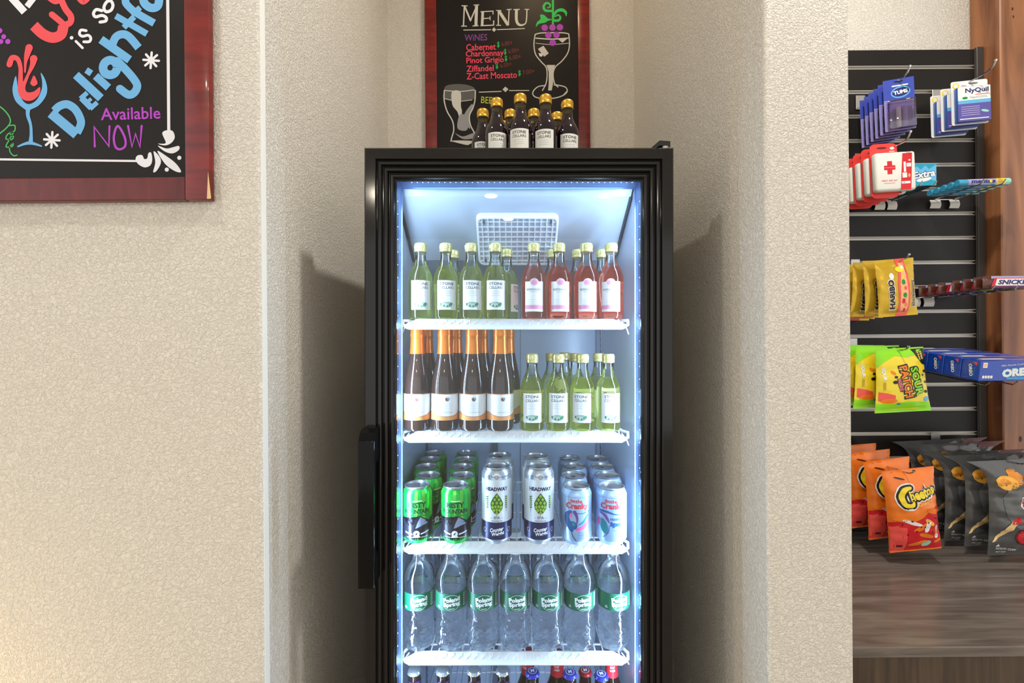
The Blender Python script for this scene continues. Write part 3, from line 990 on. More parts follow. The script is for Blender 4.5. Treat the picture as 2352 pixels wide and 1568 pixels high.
wine_red = mat('red_wine_dark', (26, 14, 22), 0.05, spec=0.6)
amber = mat('prosecco_glass', (46, 30, 24), 0.04, spec=0.7)
nt, N, L, b = nodes_of(amber)
beer_glass = mat('beer_brown_glass', (34, 20, 16), 0.05, spec=0.6)
water = mat('spring_water', (250, 253, 255), 0.0, trans=1.0, ior=1.17, coat=0.9)
bump_noise(water, 85, 3, 0.9, 0.005, (1, 1, 1.6))
glow(water, (232, 243, 255), 0.15)      # crinkled plastic scatters part of the light
gold_cap = bump_noise(mat('gold_cap', (206, 160, 60), 0.32, metal=0.75), 300, 1, 0.15, 0.0004, (1, 1, 0.02))
pale_cap = mat('pale_gold_cap', (214, 206, 138), 0.30, metal=0.6)
foil = bump_noise(mat('copper_foil', (222, 126, 44), 0.30, metal=0.55), 60, 3, 0.25, 0.001)
label_white = mat('label_paper', (238, 240, 240), 0.55)
label_cream = mat('label_paper_grey', (208, 206, 198), 0.6)
for n_, c_ in {'ink_black': (30, 32, 34), 'ink_grey': (150, 156, 160), 'ink_green': (60, 130, 96), 'ink_mint': (150, 196, 168), 'ink_pale': (206, 214, 210), 'ink_pink': (226, 150, 186), 'ink_rosepink': (232, 178, 204),
               'ink_orange': (224, 146, 72), 'ink_brown': (120, 84, 76), 'ink_lilac': (206, 196, 210)}.items():
    ink(n_, c_, 0.55)
for n_, c_, rr, me in (('can_green', (10, 186, 72), 0.26, 0.45), ('can_lime', (120, 216, 80), 0.26, 0.45), ('can_dark', (34, 36, 50), 0.28, 0.3), ('can_greentext', (2, 58, 38), 0.4, 0.1), ('can_silver', (196, 202, 208), 0.28, 0.75),
                       ('can_white', (222, 226, 228), 0.35, 0.15), ('can_navy', (34, 40, 84), 0.30, 0.3), ('can_lilac', (148, 158, 190), 0.35, 0.3), ('can_ice', (170, 198, 228), 0.28, 0.45), ('can_blue', (40, 92, 150), 0.35, 0.2),
                       ('can_teal', (40, 140, 150), 0.35, 0.2), ('can_red', (206, 60, 70), 0.4, 0.1), ('can_purple', (110, 72, 140), 0.4, 0.1), ('can_pink', (226, 96, 150), 0.4, 0.1), ('can_hop', (150, 190, 56), 0.4, 0.1),
                       ('can_hopdark', (52, 92, 38), 0.45, 0.1), ('can_inkwhite', (236, 238, 240), 0.4, 0.0), ('can_lid', (188, 190, 194), 0.30, 0.9), ('can_skyline', (90, 124, 168), 0.4, 0.2)):
    mat(n_, c_, rr, metal=me)

# ---------- mini wine bottle
def wine_bottle(name, label, cat, kind):
    t = thing(name, label, cat)
    body = [(0.0, 0.0045), (0.012, 0.0030), (0.021, 0.0), (0.0245, 0.0008), (0.0266, 0.005), (0.0267, 0.086), (0.0262, 0.093), (0.0240, 0.102), (0.0200, 0.111)]
    if kind == 'red':
        body = body + [(0.0165, 0.118), (0.0138, 0.125), (0.0122, 0.133)]
        mb = MB(); mb.lathe(body + [(0.0, 0.1335)], 28); mb.obj('body', wine_red, t)
        neck = [(0.0124, 0.1325), (0.0116, 0.140), (0.0116, 0.146), (0.0128, 0.147), (0.0128, 0.150), (0.0112, 0.151), (0.0112, 0.160)]
    else:
        lev = [(0.0178, 0.1155), (0.0, 0.1155)]
        mb = MB(); mb.lathe(body + lev, 28); mb.obj('body', wine_white if kind == 'white' else wine_rose, t)
        neck = [(0.0180, 0.1152), (0.0152, 0.1215), (0.0130, 0.129), (0.0119, 0.136), (0.0116, 0.146), (0.0130, 0.147), (0.0130, 0.150), (0.0112, 0.151), (0.0112, 0.160)]
    mb = MB(); mb.lathe(neck, 20, cap0=False, cap1=False); mb.obj('neck', clear_glass, t)
    mb = MB()
    mb.lathe([(0.0122, 0.1485), (0.0136, 0.1490), (0.0139, 0.1530), (0.0132, 0.1545), (0.0136, 0.1560), (0.0136, 0.1640), (0.0132, 0.1665), (0.0118, 0.1680)], 24)
    for k in range(24):
        a = 2 * math.pi * k / 24
        mb.tube([(0.0136 * math.cos(a), 0.0136 * math.sin(a), 0.1565), (0.0136 * math.cos(a), 0.0136 * math.sin(a), 0.1635)], 0.0004, 4)
    mb.obj('cap', gold_cap if kind == 'red' else pale_cap, t)
    mp = on_cyl(0.0267)
    pr = Print()
    if kind in ('white', 'red'):
        lz0, lz1 = (0.019, 0.083)
        m1 = 'label_paper' if kind == 'white' else 'label_paper_grey'
        pr.rect(-0.0225, 0.0225, lz0, lz1, m1)
        lab = link('label', pr.mesh('label', mp, (0.003, 0), 0.0003), t)
        q = Print()
        q.text('STONE', 0, 0.0755, 'ink_black', w=0.031, h=0.0062, bold=0.012, layer=1)
        q.text('CELLARS', 0, 0.0670, 'ink_black', w=0.031, h=0.0058, bold=0.002, layer=1)
        for k in range(3): q.rect(-0.011, 0.011, 0.0585 - k * 0.0045, 0.0589 - k * 0.0045, 'ink_grey', 1)
        if kind == 'white':
            q.ell(-0.001, 0.0295, 0.0135, 0.0062, 'ink_mint', 1)
            q.ell(-0.003, 0.0305, 0.0080, 0.0040, 'ink_pale', 2)
            for (x, z, a) in ((-0.013, 0.031, 0.0028), (0.0095, 0.0315, 0.0036), (0.006, 0.029, 0.003), (-0.006, 0.0275, 0.0026), (0.001, 0.0265, 0.0024)): q.ell(x, z, a * 0.8, a, 'ink_green', 3, 10)
            q.ring(0.0125, 0.0275, 0.0036, 0.0056, 0.0006, 'ink_green', 3)
            for x in (-0.008, -0.004, 0.0, 0.004): q.ring(x, 0.0335, 0.0022, 0.0024, 0.0004, 'ink_green', 3, 10)
        else:
            q.ell(0, 0.029, 0.014, 0.006, 'ink_pale', 1)
        link('print', q.mesh('print', mp, (0.003, 0), 0.0004), lab)
    else:
        pr.rect(-0.0215, 0.0215, 0.0150, 0.0805, 'label_paper')
        pr.ell(0.0, 0.0785, 0.0098, 0.0085, 'label_paper', 1)
        lab = link('label', pr.mesh('label', mp, (0.003, 0), 0.0003), t)
        q = Print()
        q.ell(0.0, 0.0785, 0.0086, 0.0072, 'ink_rosepink', 2)
        q.ell(0.0005, 0.0782, 0.0058, 0.0048, 'ink_pink', 3)
        q.text('BERINGER', 0, 0.0630, 'ink_grey', w=0.034, h=0.0046, bold=0.03, layer=1)
        q.rect(-0.010, 0.010, 0.0575, 0.0582, 'ink_grey', 1)
        for k in range(3): q.rect(-0.015, 0.012, 0.040 - k * 0.0045, 0.0408 - k * 0.0045, 'ink_pale', 1)
        q.rect(-0.0215, 0.0215, 0.0205, 0.0290, 'ink_pink', 1)
        link('print', q.mesh('print', mp, (0.003, 0), 0.0004), lab)
    return t

# ---------- sparkling wine bottle
def prosecco_bottle(label):
    t = thing('sparkling_wine_bottle', label, 'wine bottle')
    body = [(0.0, 0.010), (0.014, 0.006), (0.022, 0.0), (0.0275, 0.0015), (0.0302, 0.007), (0.0303, 0.086), (0.0300, 0.094), (0.0286, 0.108), (0.0258, 0.124), (0.0222, 0.141), (0.0190, 0.156), (0.0168, 0.170), (0.0156, 0.182), (0.0, 0.183)]
    mb = MB(); mb.lathe(body, 32); mb.obj('body', amber, t)
    mb = MB(); mb.lathe([(0.0172, 0.1685), (0.0162, 0.180), (0.0154, 0.196), (0.0152, 0.205), (0.0160, 0.2065), (0.0163, 0.211), (0.0156, 0.2135), (0.0158, 0.216), (0.0155, 0.221), (0.0156, 0.2235), (0.0152, 0.226), (0.0128, 0.227)], 28)
    mb.obj('foil', foil, t)
    mp = on_cyl(0.0303)
    pr = Print(); pr.rect(-0.046, 0.046, 0.0250, 0.0820, 'label_paper')
    lab = link('label', pr.mesh('label', mp, (0.003, 0), 0.0003), t)
    q = Print()
    n = 24
    pts = [(-0.046, 0.0255)] + [(0.046, 0.0255)]
    up = []
    for k in range(n + 1):
        u = 0.046 - 0.092 * k / n
        up.append((u, 0.0325 + 0.009 * min(1.0, (abs(u) / 0.034)) ** 2.4))
    for k in range(n):
        (u0, v0), (u1, v1) = up[k], up[k + 1]
        q.poly([(u1, 0.0252), (u0, 0.0252), (u0, v0), (u1, v1)], 'ink_orange', 1)
        q.poly([(u1, v1), (u0, v0), (u0, v0 + 0.0010), (u1, v1 + 0.0010)], 'ink_brown', 1)
    q.rect(-0.046, 0.046, 0.0806, 0.0818, 'ink_orange', 1)
    q.ell(-0.0018, 0.0705, 0.0030, 0.0040, 'ink_brown', 1, 10); q.ell(0.0022, 0.0715, 0.0026, 0.0034, 'ink_grey', 2, 10); q.ell(0.0008, 0.0685, 0.0022, 0.0026, 'ink_brown', 2, 10)
    for k in range(4): q.rect(-0.012, 0.012, 0.0600 - k * 0.0048, 0.0606 - k * 0.0048, 'ink_pale', 1)
    q.rect(-0.013, 0.013, 0.0408, 0.0430, 'ink_pale', 1)
    link('print', q.mesh('print', mp, (0.003, 0), 0.0004), lab)
    return t

# ---------- cans
def can_prof(H, r=0.033):
    return [(0.0240, 0.0), (0.0262, 0.0008), (0.0285, 0.005), (0.0315, 0.0085), (r, 0.012), (r, H - 0.0150), (r - 0.0010, H - 0.0125), (0.0296, H - 0.0072), (0.0278, H - 0.0045)]
def make_can(name, label, H, mats_, art):
    t = thing(name, label, 'beer can')
    P = can_prof(H)
    mb = MB(); mb.lathe(P, 36, cap1=False); mb.obj('body', mats_, t)
    mb = MB(); mb.lathe([(0.0276, H - 0.0050), (0.0286, H - 0.0020), (0.0286, H - 0.0006), (0.0278, H), (0.0266, H - 0.0010), (0.0258, H - 0.0060), (0.0240, H - 0.0068), (0.0232, H - 0.0050), (0.0, H - 0.0050)], 32, cap0=False)
    lid = mb.obj('lid', MATS['can_lid'], t)
    mb = MB()
    mb.lathe([(0.0040, H - 0.0048), (0.0055, H - 0.0038), (0.0040, H - 0.0030), (0.0, H - 0.0030)], 12)
    pr = Print(); pr.rrect(-0.0070, 0.0070, -0.0045, 0.0150, 0.006, 'can_lid')
    me_ = pr.mesh('tab', lambda u, v, h: (u, v, H - 0.0030 + h))
    mb.add([v.co[:] for v in me_.vertices], [list(p.vertices) for p in me_.polygons])
    mb.obj('pull_tab', MATS['can_lid'], lid)
    if art:
        pr = Print(); art(pr, H)
        link('print', pr.mesh('print', on_prof(P), (0.004, 0.004), 0.00025, 0.00008), t)
    return t
def art_misty(p, H):
    for k, u in enumerate((-0.046, -0.022, -0.004, 0.012, 0.034, 0.052)):
        p.rect(u, u + 0.007, 0.04, H - 0.006, 'can_lime', 0)
    pts = [(-0.052, 0.0095), (0.052, 0.0095), (0.052, 0.062), (0.036, 0.054), (0.029, 0.050), (0.020, 0.055), (0.008, 0.062), (0.003, 0.057), (-0.004, 0.046), (-0.012, 0.038), (-0.024, 0.046), (-0.034, 0.058), (-0.052, 0.064)]
    p.poly(pts, 'can_dark', 1)
    p.poly([(0.008, 0.060), (0.020, 0.052), (0.026, 0.044), (0.014, 0.042), (0.004, 0.038), (-0.002, 0.036), (0.002, 0.048)], 'can_lilac', 2)
    p.poly([(0.016, 0.050), (0.023, 0.0475), (0.022, 0.050)], 'can_dark', 3)
    p.text('MISTY', 0.001, 0.0855, 'can_greentext', w=0.040, h=0.0120, bold=0.04, layer=2)
    p.text('MOUNTAIN', 0.000, 0.0720, 'can_greentext', w=0.058, h=0.0105, bold=0.04, layer=2)
    p.text('INDIA PALE ALE', 0.000, 0.0630, 'can_greentext', w=0.044, h=0.0040, bold=0.01, layer=2)
    p.rect(-0.008, 0.012, 0.0934, 0.0952, 'can_inkwhite', 2)
    p.poly([(-0.026, 0.0260), (-0.009, 0.0220), (-0.009, 0.0250), (-0.026, 0.0290)], 'can_inkwhite', 2)
    p.poly([(0.009, 0.0220), (0.028, 0.0260), (0.028, 0.0290), (0.009, 0.0250)], 'can_inkwhite', 2)
    p.ell(0, 0.0245, 0.0068, 0.0068, 'can_inkwhite', 3); p.poly([(-0.009, 0.0165), (0.009, 0.0165), (0, 0.026)], 'can_inkwhite', 3)
    p.poly([(-0.003, 0.0215), (0.0005, 0.0225), (0.003, 0.0280), (-0.001, 0.0255)], 'can_dark', 4)
    p.rect(-0.022, -0.010, 0.0165, 0.0178, 'can_inkwhite', 2); p.rect(0.010, 0.026, 0.0158, 0.0172, 'can_inkwhite', 2)
    for k in range(22):
        u = -0.05 + 0.1 * k / 21
        p.poly([(u - 0.0026, 0.0090), (u + 0.0026, 0.0090), (u + 0.0006, 0.0135 + 0.002 * (k % 3))], 'can_green', 3)
def art_headway(p, H):
    p.rect(-0.055, 0.055, 0.0130, 0.0500, 'can_navy', 1)
    p.rect(-0.055, 0.055, 0.0500, 0.1400, 'can_white', 0)
    p.text('HEADWAY', 0, 0.1210, 'can_navy', w=0.051, h=0.0082, bold=0.05, layer=2)
    p.poly([(0, 0.1130), (0.0085, 0.1020), (0.0140, 0.0905), (0.0125, 0.0790), (0.0060, 0.0700), (0, 0.0670), (-0.0060, 0.0700), (-0.0125, 0.0790), (-0.0140, 0.0905), (-0.0085, 0.1020)], 'can_hopdark', 2)
    for (x, z) in ((0, 0.1060), (-0.0045, 0.0990), (0.0045, 0.0990), (-0.0085, 0.0910), (0, 0.0920), (0.0085, 0.0910), (-0.0092, 0.0825), (-0.0030, 0.0840), (0.0034, 0.0840), (0.0094, 0.0825), (-0.0060, 0.0760), (0, 0.0770), (0.0060, 0.0760), (0, 0.0705)):
        p.poly([(x, z + 0.0042), (x + 0.0032, z), (x, z - 0.0046), (x - 0.0032, z)], 'can_hop', 3)
    p.stroke([(0, 0.0670), (0, 0.0635)], 0.0008, 'can_hopdark', 2, False)
    for s in (-1, 1):
        for k in range(6):
            z = 0.0800 + k * 0.0046
            p.ell(s * 0.0235, z, 0.0026, 0.0012, 'can_hop' if s > 0 or k < 4 else 'can_hopdark', 2, 8, 40 * s)
            p.ell(s * 0.0205, z + 0.001, 0.0026, 0.0012, 'can_hopdark', 2, 8, -40 * s)
        p.stroke([(s * 0.022, 0.0720), (s * 0.0222, 0.1070)], 0.0006, 'can_hopdark', 2, False)
    p.text('- IPA -', 0, 0.0600, 'can_navy', w=0.026, h=0.0058, bold=0.0, layer=2)
    p.text('INDIA PALE ALE', 0, 0.0530, 'can_navy', w=0.024, h=0.0022, bold=0.02, layer=2)
    p.text('Counter', 0.000, 0.0345, 'can_inkwhite', w=0.030, h=0.0085, rot=8, bold=0.03, shear=0.3, layer=2)
    p.text('Weight', 0.003, 0.0250, 'can_inkwhite', w=0.027, h=0.0095, rot=8, bold=0.03, shear=0.3, layer=2)
    for s in (-1, 1): p.ring(s * 0.0285, 0.0320, 0.0038, 0.0050, 0.0008, 'can_inkwhite', 2)
    z = 0.1465
    p.ring(0, z, 0.0046, 0.0046, 0.0009, 'can_navy', 2); p.ring(0, z, 0.0024, 0.0024, 0.0008, 'can_navy', 2)
    p.stroke([(0.005, z), (0.011, z), (0.012, z + 0.003), (0.013, z - 0.003), (0.014, z), (0.024, z + 0.001), (0.032, z + 0.004)], 0.0008, 'can_navy', 2, False)
    p.stroke([(-0.005, z), (-0.011, z), (-0.0125, z + 0.004)], 0.0008, 'can_navy', 2, False); p.ring(-0.018, z, 0.0024, 0.0034, 0.0008, 'can_navy', 2)
def art_cranky(p, H, alt=False):
    p.text('little', 0.0, 0.0965, 'can_red', w=0.026, h=0.0075, bold=0.03, layer=2)
    p.text('Cranky', 0.002, 0.0845, 'can_red', w=0.052, h=0.0165, bold=0.045, layer=2)
    p.rect(-0.052, 0.052, H - 0.0185, H - 0.0178, 'can_skyline', 1)
    if alt:
        p.stroke([(-0.026, 0.0745), (-0.008, 0.0735), (0.010, 0.0690), (0.026, 0.0690)], [0.004, 0.005, 0.002, 0.0006], 'can_blue', 2)
        p.stroke([(-0.026, 0.070), (-0.014, 0.066), (-0.008, 0.058), (-0.004, 0.050)], [0.003, 0.006, 0.006, 0.001], 'can_purple', 2)
        p.ell(-0.016, 0.042, 0.009, 0.017, 'can_teal', 2, 16, 20); p.ell(-0.030, 0.050, 0.007, 0.008, 'can_pink', 2)
        p.stroke([(-0.004, 0.045), (-0.006, 0.030), (-0.018, 0.018)], 0.0014, 'can_blue', 3)
        p.text('session', 0.011, 0.0595, 'can_blue', w=0.027, h=0.0066, bold=0.02, layer=2)
        p.text('ipa', 0.011, 0.0470, 'can_blue', w=0.027, h=0.0130, bold=0.06, layer=2)
        p.rect(0.002, 0.020, 0.0350, 0.0356, 'can_blue', 2)
    else:
        p.stroke([(-0.012, 0.0735), (-0.022, 0.064), (-0.018, 0.048), (-0.010, 0.034)], [0.006, 0.012, 0.014, 0.008], 'can_blue', 2)
        p.stroke([(-0.004, 0.073), (0.000, 0.066), (0.002, 0.056), (0.000, 0.048)], [0.008, 0.006, 0.004, 0.002], 'can_purple', 2)
        p.ell(-0.008, 0.044, 0.010, 0.009, 'can_blue', 2); p.ell(-0.006, 0.0470, 0.004, 0.004, 'can_teal', 3)
        p.ell(-0.012, 0.0650, 0.003, 0.004, 'can_pink', 3)
        p.stroke([(0.000, 0.036), (0.012, 0.039), (0.022, 0.046), (0.028, 0.052)], [0.004, 0.008, 0.008, 0.004], 'can_pink', 2)
        p.stroke([(0.004, 0.046), (0.016, 0.052), (0.026, 0.066)], [0.002, 0.004, 0.004], 'can_teal', 3)
        p.stroke([(-0.004, 0.071), (0.014, 0.0705), (0.030, 0.0745)], 0.0012, 'can_blue', 3)
        p.stroke([(-0.012, 0.034), (-0.008, 0.022), (0.000, 0.012)], 0.0014, 'can_navy', 3)
        for k in range(5): p.rect(0.002, 0.018, 0.0165 + k * 0.0036, 0.0171 + k * 0.0036, 'can_skyline', 2)

# ---------- water bottle
def water_bottle(label):
    t = thing('water_bottle', label, 'water bottle')
    H = 0.222
    prof = [(0.0, 0.006), (0.015, 0.004), (0.024, 0.0), (0.0290, 0.003), (0.0325, 0.014)]
    z = 0.018
    for r in (0.0350, 0.0330, 0.0352, 0.0324, 0.0344, 0.0312, 0.0332, 0.0304, 0.0326, 0.0312, 0.0336):
        prof.append((r, z)); z += 0.0068
    prof += [(0.0346, 0.0930), (0.0346, 0.1320), (0.0, 0.1320)]
    mb = MB(); seg = 40
    vs, fs, n = [], [], len(prof)
    for (r, zz) in prof:      # swirled ribs and a five-lobed foot
        for k in range(seg):
            a = 2 * math.pi * k / seg
            rr = r
            if 0.016 < zz < 0.088: rr = r + 0.0009 * math.sin(10 * a + zz * 260)
            elif zz <= 0.016: rr = r * (1 + 0.05 * math.cos(5 * a))
            vs.append((rr * math.sin(a), -rr * math.cos(a), zz))
    for i in range(n - 1):
        for k in range(seg):
            fs.append((i * seg + k, i * seg + (k + 1) % seg, (i + 1) * seg + (k + 1) % seg, (i + 1) * seg + k))
    mb.add(vs, fs, 0, True)
    mb.obj('body', water, t)
    mb = MB(); mb.lathe([(0.0346, 0.1320), (0.0353, 0.1390), (0.0355, 0.147), (0.0348, 0.156), (0.0328, 0.165), (0.0292, 0.173), (0.0240, 0.180), (0.0194, 0.1855), (0.0168, 0.1900), (0.0148, 0.1960), (0.0140, 0.2020), (0.0165, 0.2040), (0.0165, 0.2060), (0.0130, 0.2070), (0.0128, 0.2100)], 24, cap0=False, cap1=False)
    mb.obj('shoulder', clear_glass, t)
    mb = MB(); mb.lathe([(0.0148, 0.2075), (0.0150, 0.2085), (0.0150, 0.2200), (0.0140, 0.2220), (0.0, 0.2220)], 30)
    mb.obj('cap', mat('water_cap_white', (232, 238, 240), 0.4), t)
    mp = on_cyl(0.0347)
    pr = Print(); pr.rect(-0.0640, 0.0640, 0.0940, 0.1310, 'water_label_green')
    lab = link('label', pr.mesh('label', mp, (0.004, 0), 0.0003), t)
    q = Print()
    q.ring(0.0, 0.1118, 0.0185, 0.0170, 0.0007, 'can_inkwhite', 2, 28)
    q.text('Poland', 0.0, 0.1182, 'can_inkwhite', w=0.0370, h=0.0098, rot=4, bold=0.05, layer=3)
    q.text('Spring', 0.0005, 0.1075, 'can_inkwhite', w=0.0370, h=0.0118, rot=4, bold=0.05, layer=3)
    q.rect(-0.006, 0.006, 0.0984, 0.0996, 'can_inkwhite', 3)
    q.rect(0.0285, 0.0425, 0.0980, 0.1280, 'water_label_pale', 1)
    for k in range(6):
        q.rect(0.0295, 0.0415, 0.1245 - k * 0.0046, 0.1268 - k * 0.0046, 'water_label_dark', 2)
    q.rect(-0.0330, -0.0270, 0.0985, 0.1000, 'can_inkwhite', 2); q.rect(-0.0330, -0.0275, 0.1015, 0.1030, 'can_inkwhite', 2)
    link('print', q.mesh('print', mp, (0.004, 0), 0.0004), lab)
    return t
mat('water_label_green', (6, 104, 72), 0.4); mat('water_label_dark', (16, 84, 84), 0.4); mat('water_label_pale', (190, 214, 206), 0.4)

# ---------- long-neck beer bottle
def beer_bottle(name, label, capcol, neckcol, capink, word=None):
    t = thing(name, label, 'beer bottle')
    mb = MB(); mb.lathe([(0.0, 0.005), (0.020, 0.002), (0.028, 0.0), (0.0305, 0.004), (0.0305, 0.125), (0.0290, 0.138), (0.0220, 0.156), (0.0165, 0.172), (0.0145, 0.190), (0.0138, 0.214), (0.0148, 0.216), (0.0148, 0.221), (0.0125, 0.2235)], 26)
    mb.obj('body', beer_glass, t)
    mb = MB()
    n = 42; vs, fs = [], []
    for (r, z, am) in ((0.0158, 0.2200, 0.0007), (0.0150, 0.2225, 0.0005), (0.0138, 0.2262, 0.0), (0.0110, 0.2276, 0.0), (0.0, 0.2280, 0.0)):
        for k in range(n):
            a = 2 * math.pi * k / n
            rr = r + am * (1 if k % 2 else -1)
            vs.append((rr * math.sin(a), -rr * math.cos(a), z))
    for i in range(4):
        for k in range(n): fs.append((i * n + k, i * n + (k + 1) % n, (i + 1) * n + (k + 1) % n, (i + 1) * n + k))
    mb.add(vs, fs, 0, True)
    cap = mb.obj('crown_cap', capcol, t)
    if capink:
        pr = Print(); pr.ring(0, 0, 0.0098, 0.0098, 0.0012, capink); pr.text('M', 0, 0, capink, w=0.008, h=0.009, bold=0.04)
        link('print', pr.mesh('print', lambda u, v, h: (u, v, 0.2282 - (u * u + v * v) * 4 + h)), cap)
    if neckcol:
        pr = Print(); pr.rect(-0.045, 0.045, 0.176, 0.206, neckcol)
        nl = link('neck_label', pr.mesh('neck_label', on_prof([(0.0305, 0.12), (0.0165, 0.172), (0.0146, 0.190), (0.0140, 0.214)]), (0.006, 0.005), 0.0004), t)
        if word:
            q = Print()
            q.text(word[0], 0, 0.2000, 'can_inkwhite', w=0.024, h=0.0050, bold=0.03, layer=1); q.text(word[1], 0, 0.1930, 'can_inkwhite', w=0.026, h=0.0050, bold=0.03, layer=1)
            link('print', q.mesh('print', on_prof([(0.0305, 0.12), (0.0165, 0.172), (0.0146, 0.190), (0.0140, 0.214)]), (0.006, 0.005), 0.0006), nl)
    return t

# ---------------------------------------------------------------- setting them out
def setout(proto_fn, items, group):
    """items: (px, Z, shelf z, turn in degrees, label)"""
    proto = None
    for px, Z, S, rz, lab in items:
        loc = ((px - 1176) * Z / FPX, Z, S + 0.0002)
        if proto is None:
            proto = proto_fn(lab)
            proto.location = loc; proto.rotation_euler = (0, 0, R(rz)); proto['group'] = group
        else:
            dup(proto, lab, loc, (0, 0, R(rz)), group)
def aim(px, Z):       # turn that makes a label face the camera
    return math.degrees(math.atan2((px - 1176) * Z / FPX, Z)) * -1.0
ordw = ['first', 'second', 'third', 'fourth', 'fifth', 'sixth', 'seventh']
FZ = 0.972
# top of the fridge: mini red wines
tops = [(1141, 0.985, 'front'), (1195, 0.968, 'front'), (1253, 0.971, 'front'), (1303, 0.992, 'front'), (1109, 1.030, 'rear'), (1172, 1.033, 'rear'), (1226, 1.030, 'rear'), (1279, 1.045, 'rear'), (1214, 1.085, 'last'), (1158, 1.088, 'last')]
its = []
cnt = {}
for px, Z, row in tops:
    cnt[row] = cnt.get(row, 0) + 1
    rowt = {'front': 'front row', 'rear': 'second row', 'last': 'back row'}[row]
    its.append((px, Z, CAMZ + 0.378, {1: 4, 2: -6, 3: -8, 4: 14}.get(cnt[row], 0) + aim(px, Z), 'gold-capped red wine bottle on the fridge, %s, %s from the beer glass drawing' % (rowt, ordw[cnt[row] - 1])))
its[8] = its[8][:4] + ('gold-capped red wine bottle on the fridge, back row, second from the beer glass drawing',)
its[9] = its[9][:4] + ('gold-capped red wine bottle on the fridge, back row, first from the beer glass drawing',)
setout(lambda lab: wine_bottle('red_wine_bottle', lab, 'wine bottle', 'red'), its, 'mini red wine bottles on top of the fridge')
# shelf 1
its = [(px, FZ, SH[0], rz + aim(px, FZ), 'white wine bottle on the top fridge shelf, front row, %s from the rosé' % o_) for px, rz, o_ in ((966, 2, 'fourth'), (1024, 5, 'third'), (1082, 8, 'second'), (1138, 3, 'first'))]
its += [(1041, 1.045, SH[0], 30, 'white wine bottle on the top fridge shelf, second row, farther from the rosé'), (1164, 1.032, SH[0], 70, 'white wine bottle on the top fridge shelf, second row, closer to the rosé')]
setout(lambda lab: wine_bottle('white_wine_bottle', lab, 'wine bottle', 'white'), its, 'white wines on the top fridge shelf')
its = [(px, FZ, SH[0], rz + aim(px, FZ), 'pink rosé bottle on the top fridge shelf, front row, %s from the white wines' % o_) for px, rz, o_ in ((1226, 2, 'first'), (1284, 8, 'second'), (1347, 6, 'third'), (1404, -3, 'fourth'))]
its += [(px, 1.038, SH[0], 20, 'pink rosé bottle on the top fridge shelf, second row, %s from the white wines' % o_) for px, o_ in ((1269, 'first'), (1327, 'second'), (1383, 'third'))]
setout(lambda lab: wine_bottle('rose_wine_bottle', lab, 'wine bottle', 'rose'), its, 'rosé wines on the top fridge shelf')
# shelf 2
its = [(px, FZ, SH[1], rz + aim(px, FZ), 'dark sparkling wine bottle with orange foil, front row, %s from the white wines' % o_) for px, rz, o_ in ((959, -2, 'fourth'), (1022, 10, 'third'), (1086, 5, 'second'), (1149, 12, 'first'))]
its += [(px, 1.052, SH[1], rz, 'dark sparkling wine bottle with orange foil, second row, %s from the white wines' % o_) for px, rz, o_ in ((980, 10, 'fourth'), (1047, 5, 'third'), (1107, 5, 'second'), (1167, -12, 'first'))]
setout(prosecco_bottle, its, 'sparkling wines on the second fridge shelf')
its = [(px, FZ, SH[1], rz + aim(px, FZ), 'white wine bottle beside the sparkling wines, front row, %s from the orange foils' % o_) for px, rz, o_ in ((1222, 3, 'first'), (1282, 0, 'second'), (1338, -6, 'third'), (1397, 16, 'fourth'))]
its += [(px, Z, SH[1], 15, 'white wine bottle beside the sparkling wines, second row, %s from the orange foils' % o_) for px, Z, o_ in ((1222, 1.030, 'first'), (1266, 1.066, 'second'), (1322, 1.040, 'third'), (1375, 1.040, 'fourth'))]
its += [(1297, 1.112, SH[1], 40, 'white wine bottle beside the sparkling wines, alone in the third row')]
setout(lambda lab: wine_bottle('white_wine_bottle', lab, 'wine bottle', 'white'), its, 'white wines on the second fridge shelf')
# shelf 3
rows = ['front can', 'second can back', 'third can back', 'fourth can back', 'fifth can back']
its = []
for col, xs, rz in (('the outer column', (959, 984, 980, 989, 1000), -4), ('the column beside the tall cans', (1048, 1061, 1061, 1070, 1072), -6)):
    for k, px in enumerate(xs):
        Z = 0.968 + 0.0695 * k
        its.append((px, Z, SH[2], rz + aim(px, Z) + (0 if k == 0 else 40 * k), 'bright green beer can, %s in %s' % (rows[k], col)))
setout(lambda lab: make_can('green_beer_can', lab, 0.122, MATS['can_green'], art_misty), its, 'green beer cans on the third fridge shelf')
its = [(1141, 0.966, SH[2], aim(1141, 1), 'tall white and navy beer can, front can beside the green cans'), (1148, 1.056, SH[2], 5, 'tall white and navy beer can, second can back beside the green cans'),
       (1238, 0.966, SH[2], 6 + aim(1238, 1), 'tall white and navy beer can, front can beside the pale blue cans'), (1231, 1.050, SH[2], 0, 'tall white and navy beer can, second can back beside the pale blue cans')]
setout(lambda lab: make_can('tall_beer_can', lab, 0.164, MATS['can_silver'], art_headway), its, 'tall beer cans on the third fridge shelf')
its = []
for k, px in enumerate((1324, 1317, 1319, 1309)):
    Z = 0.962 + 0.076 * k
    its.append((px, Z, SH[2], aim(px, Z) + 25 * k, 'pale blue beer can, %s in the column beside the tall cans' % rows[k]))
setout(lambda lab: make_can('pale_blue_beer_can', lab, 0.122, MATS['can_ice'], art_cranky), its, 'pale blue beer cans on the third fridge shelf')
its = []
for k, px in enumerate((1404, 1395, 1383, 1372)):
    Z = 0.960 + 0.076 * k
    its.append((px, Z, SH[2], aim(px, Z) + 20 * k, 'pale blue beer can, %s in the column against the fridge wall' % rows[k]))
setout(lambda lab: make_can('pale_blue_beer_can', lab, 0.122, MATS['can_ice'], lambda p, H: art_cranky(p, H, True)), its, 'pale blue beer cans on the third fridge shelf')
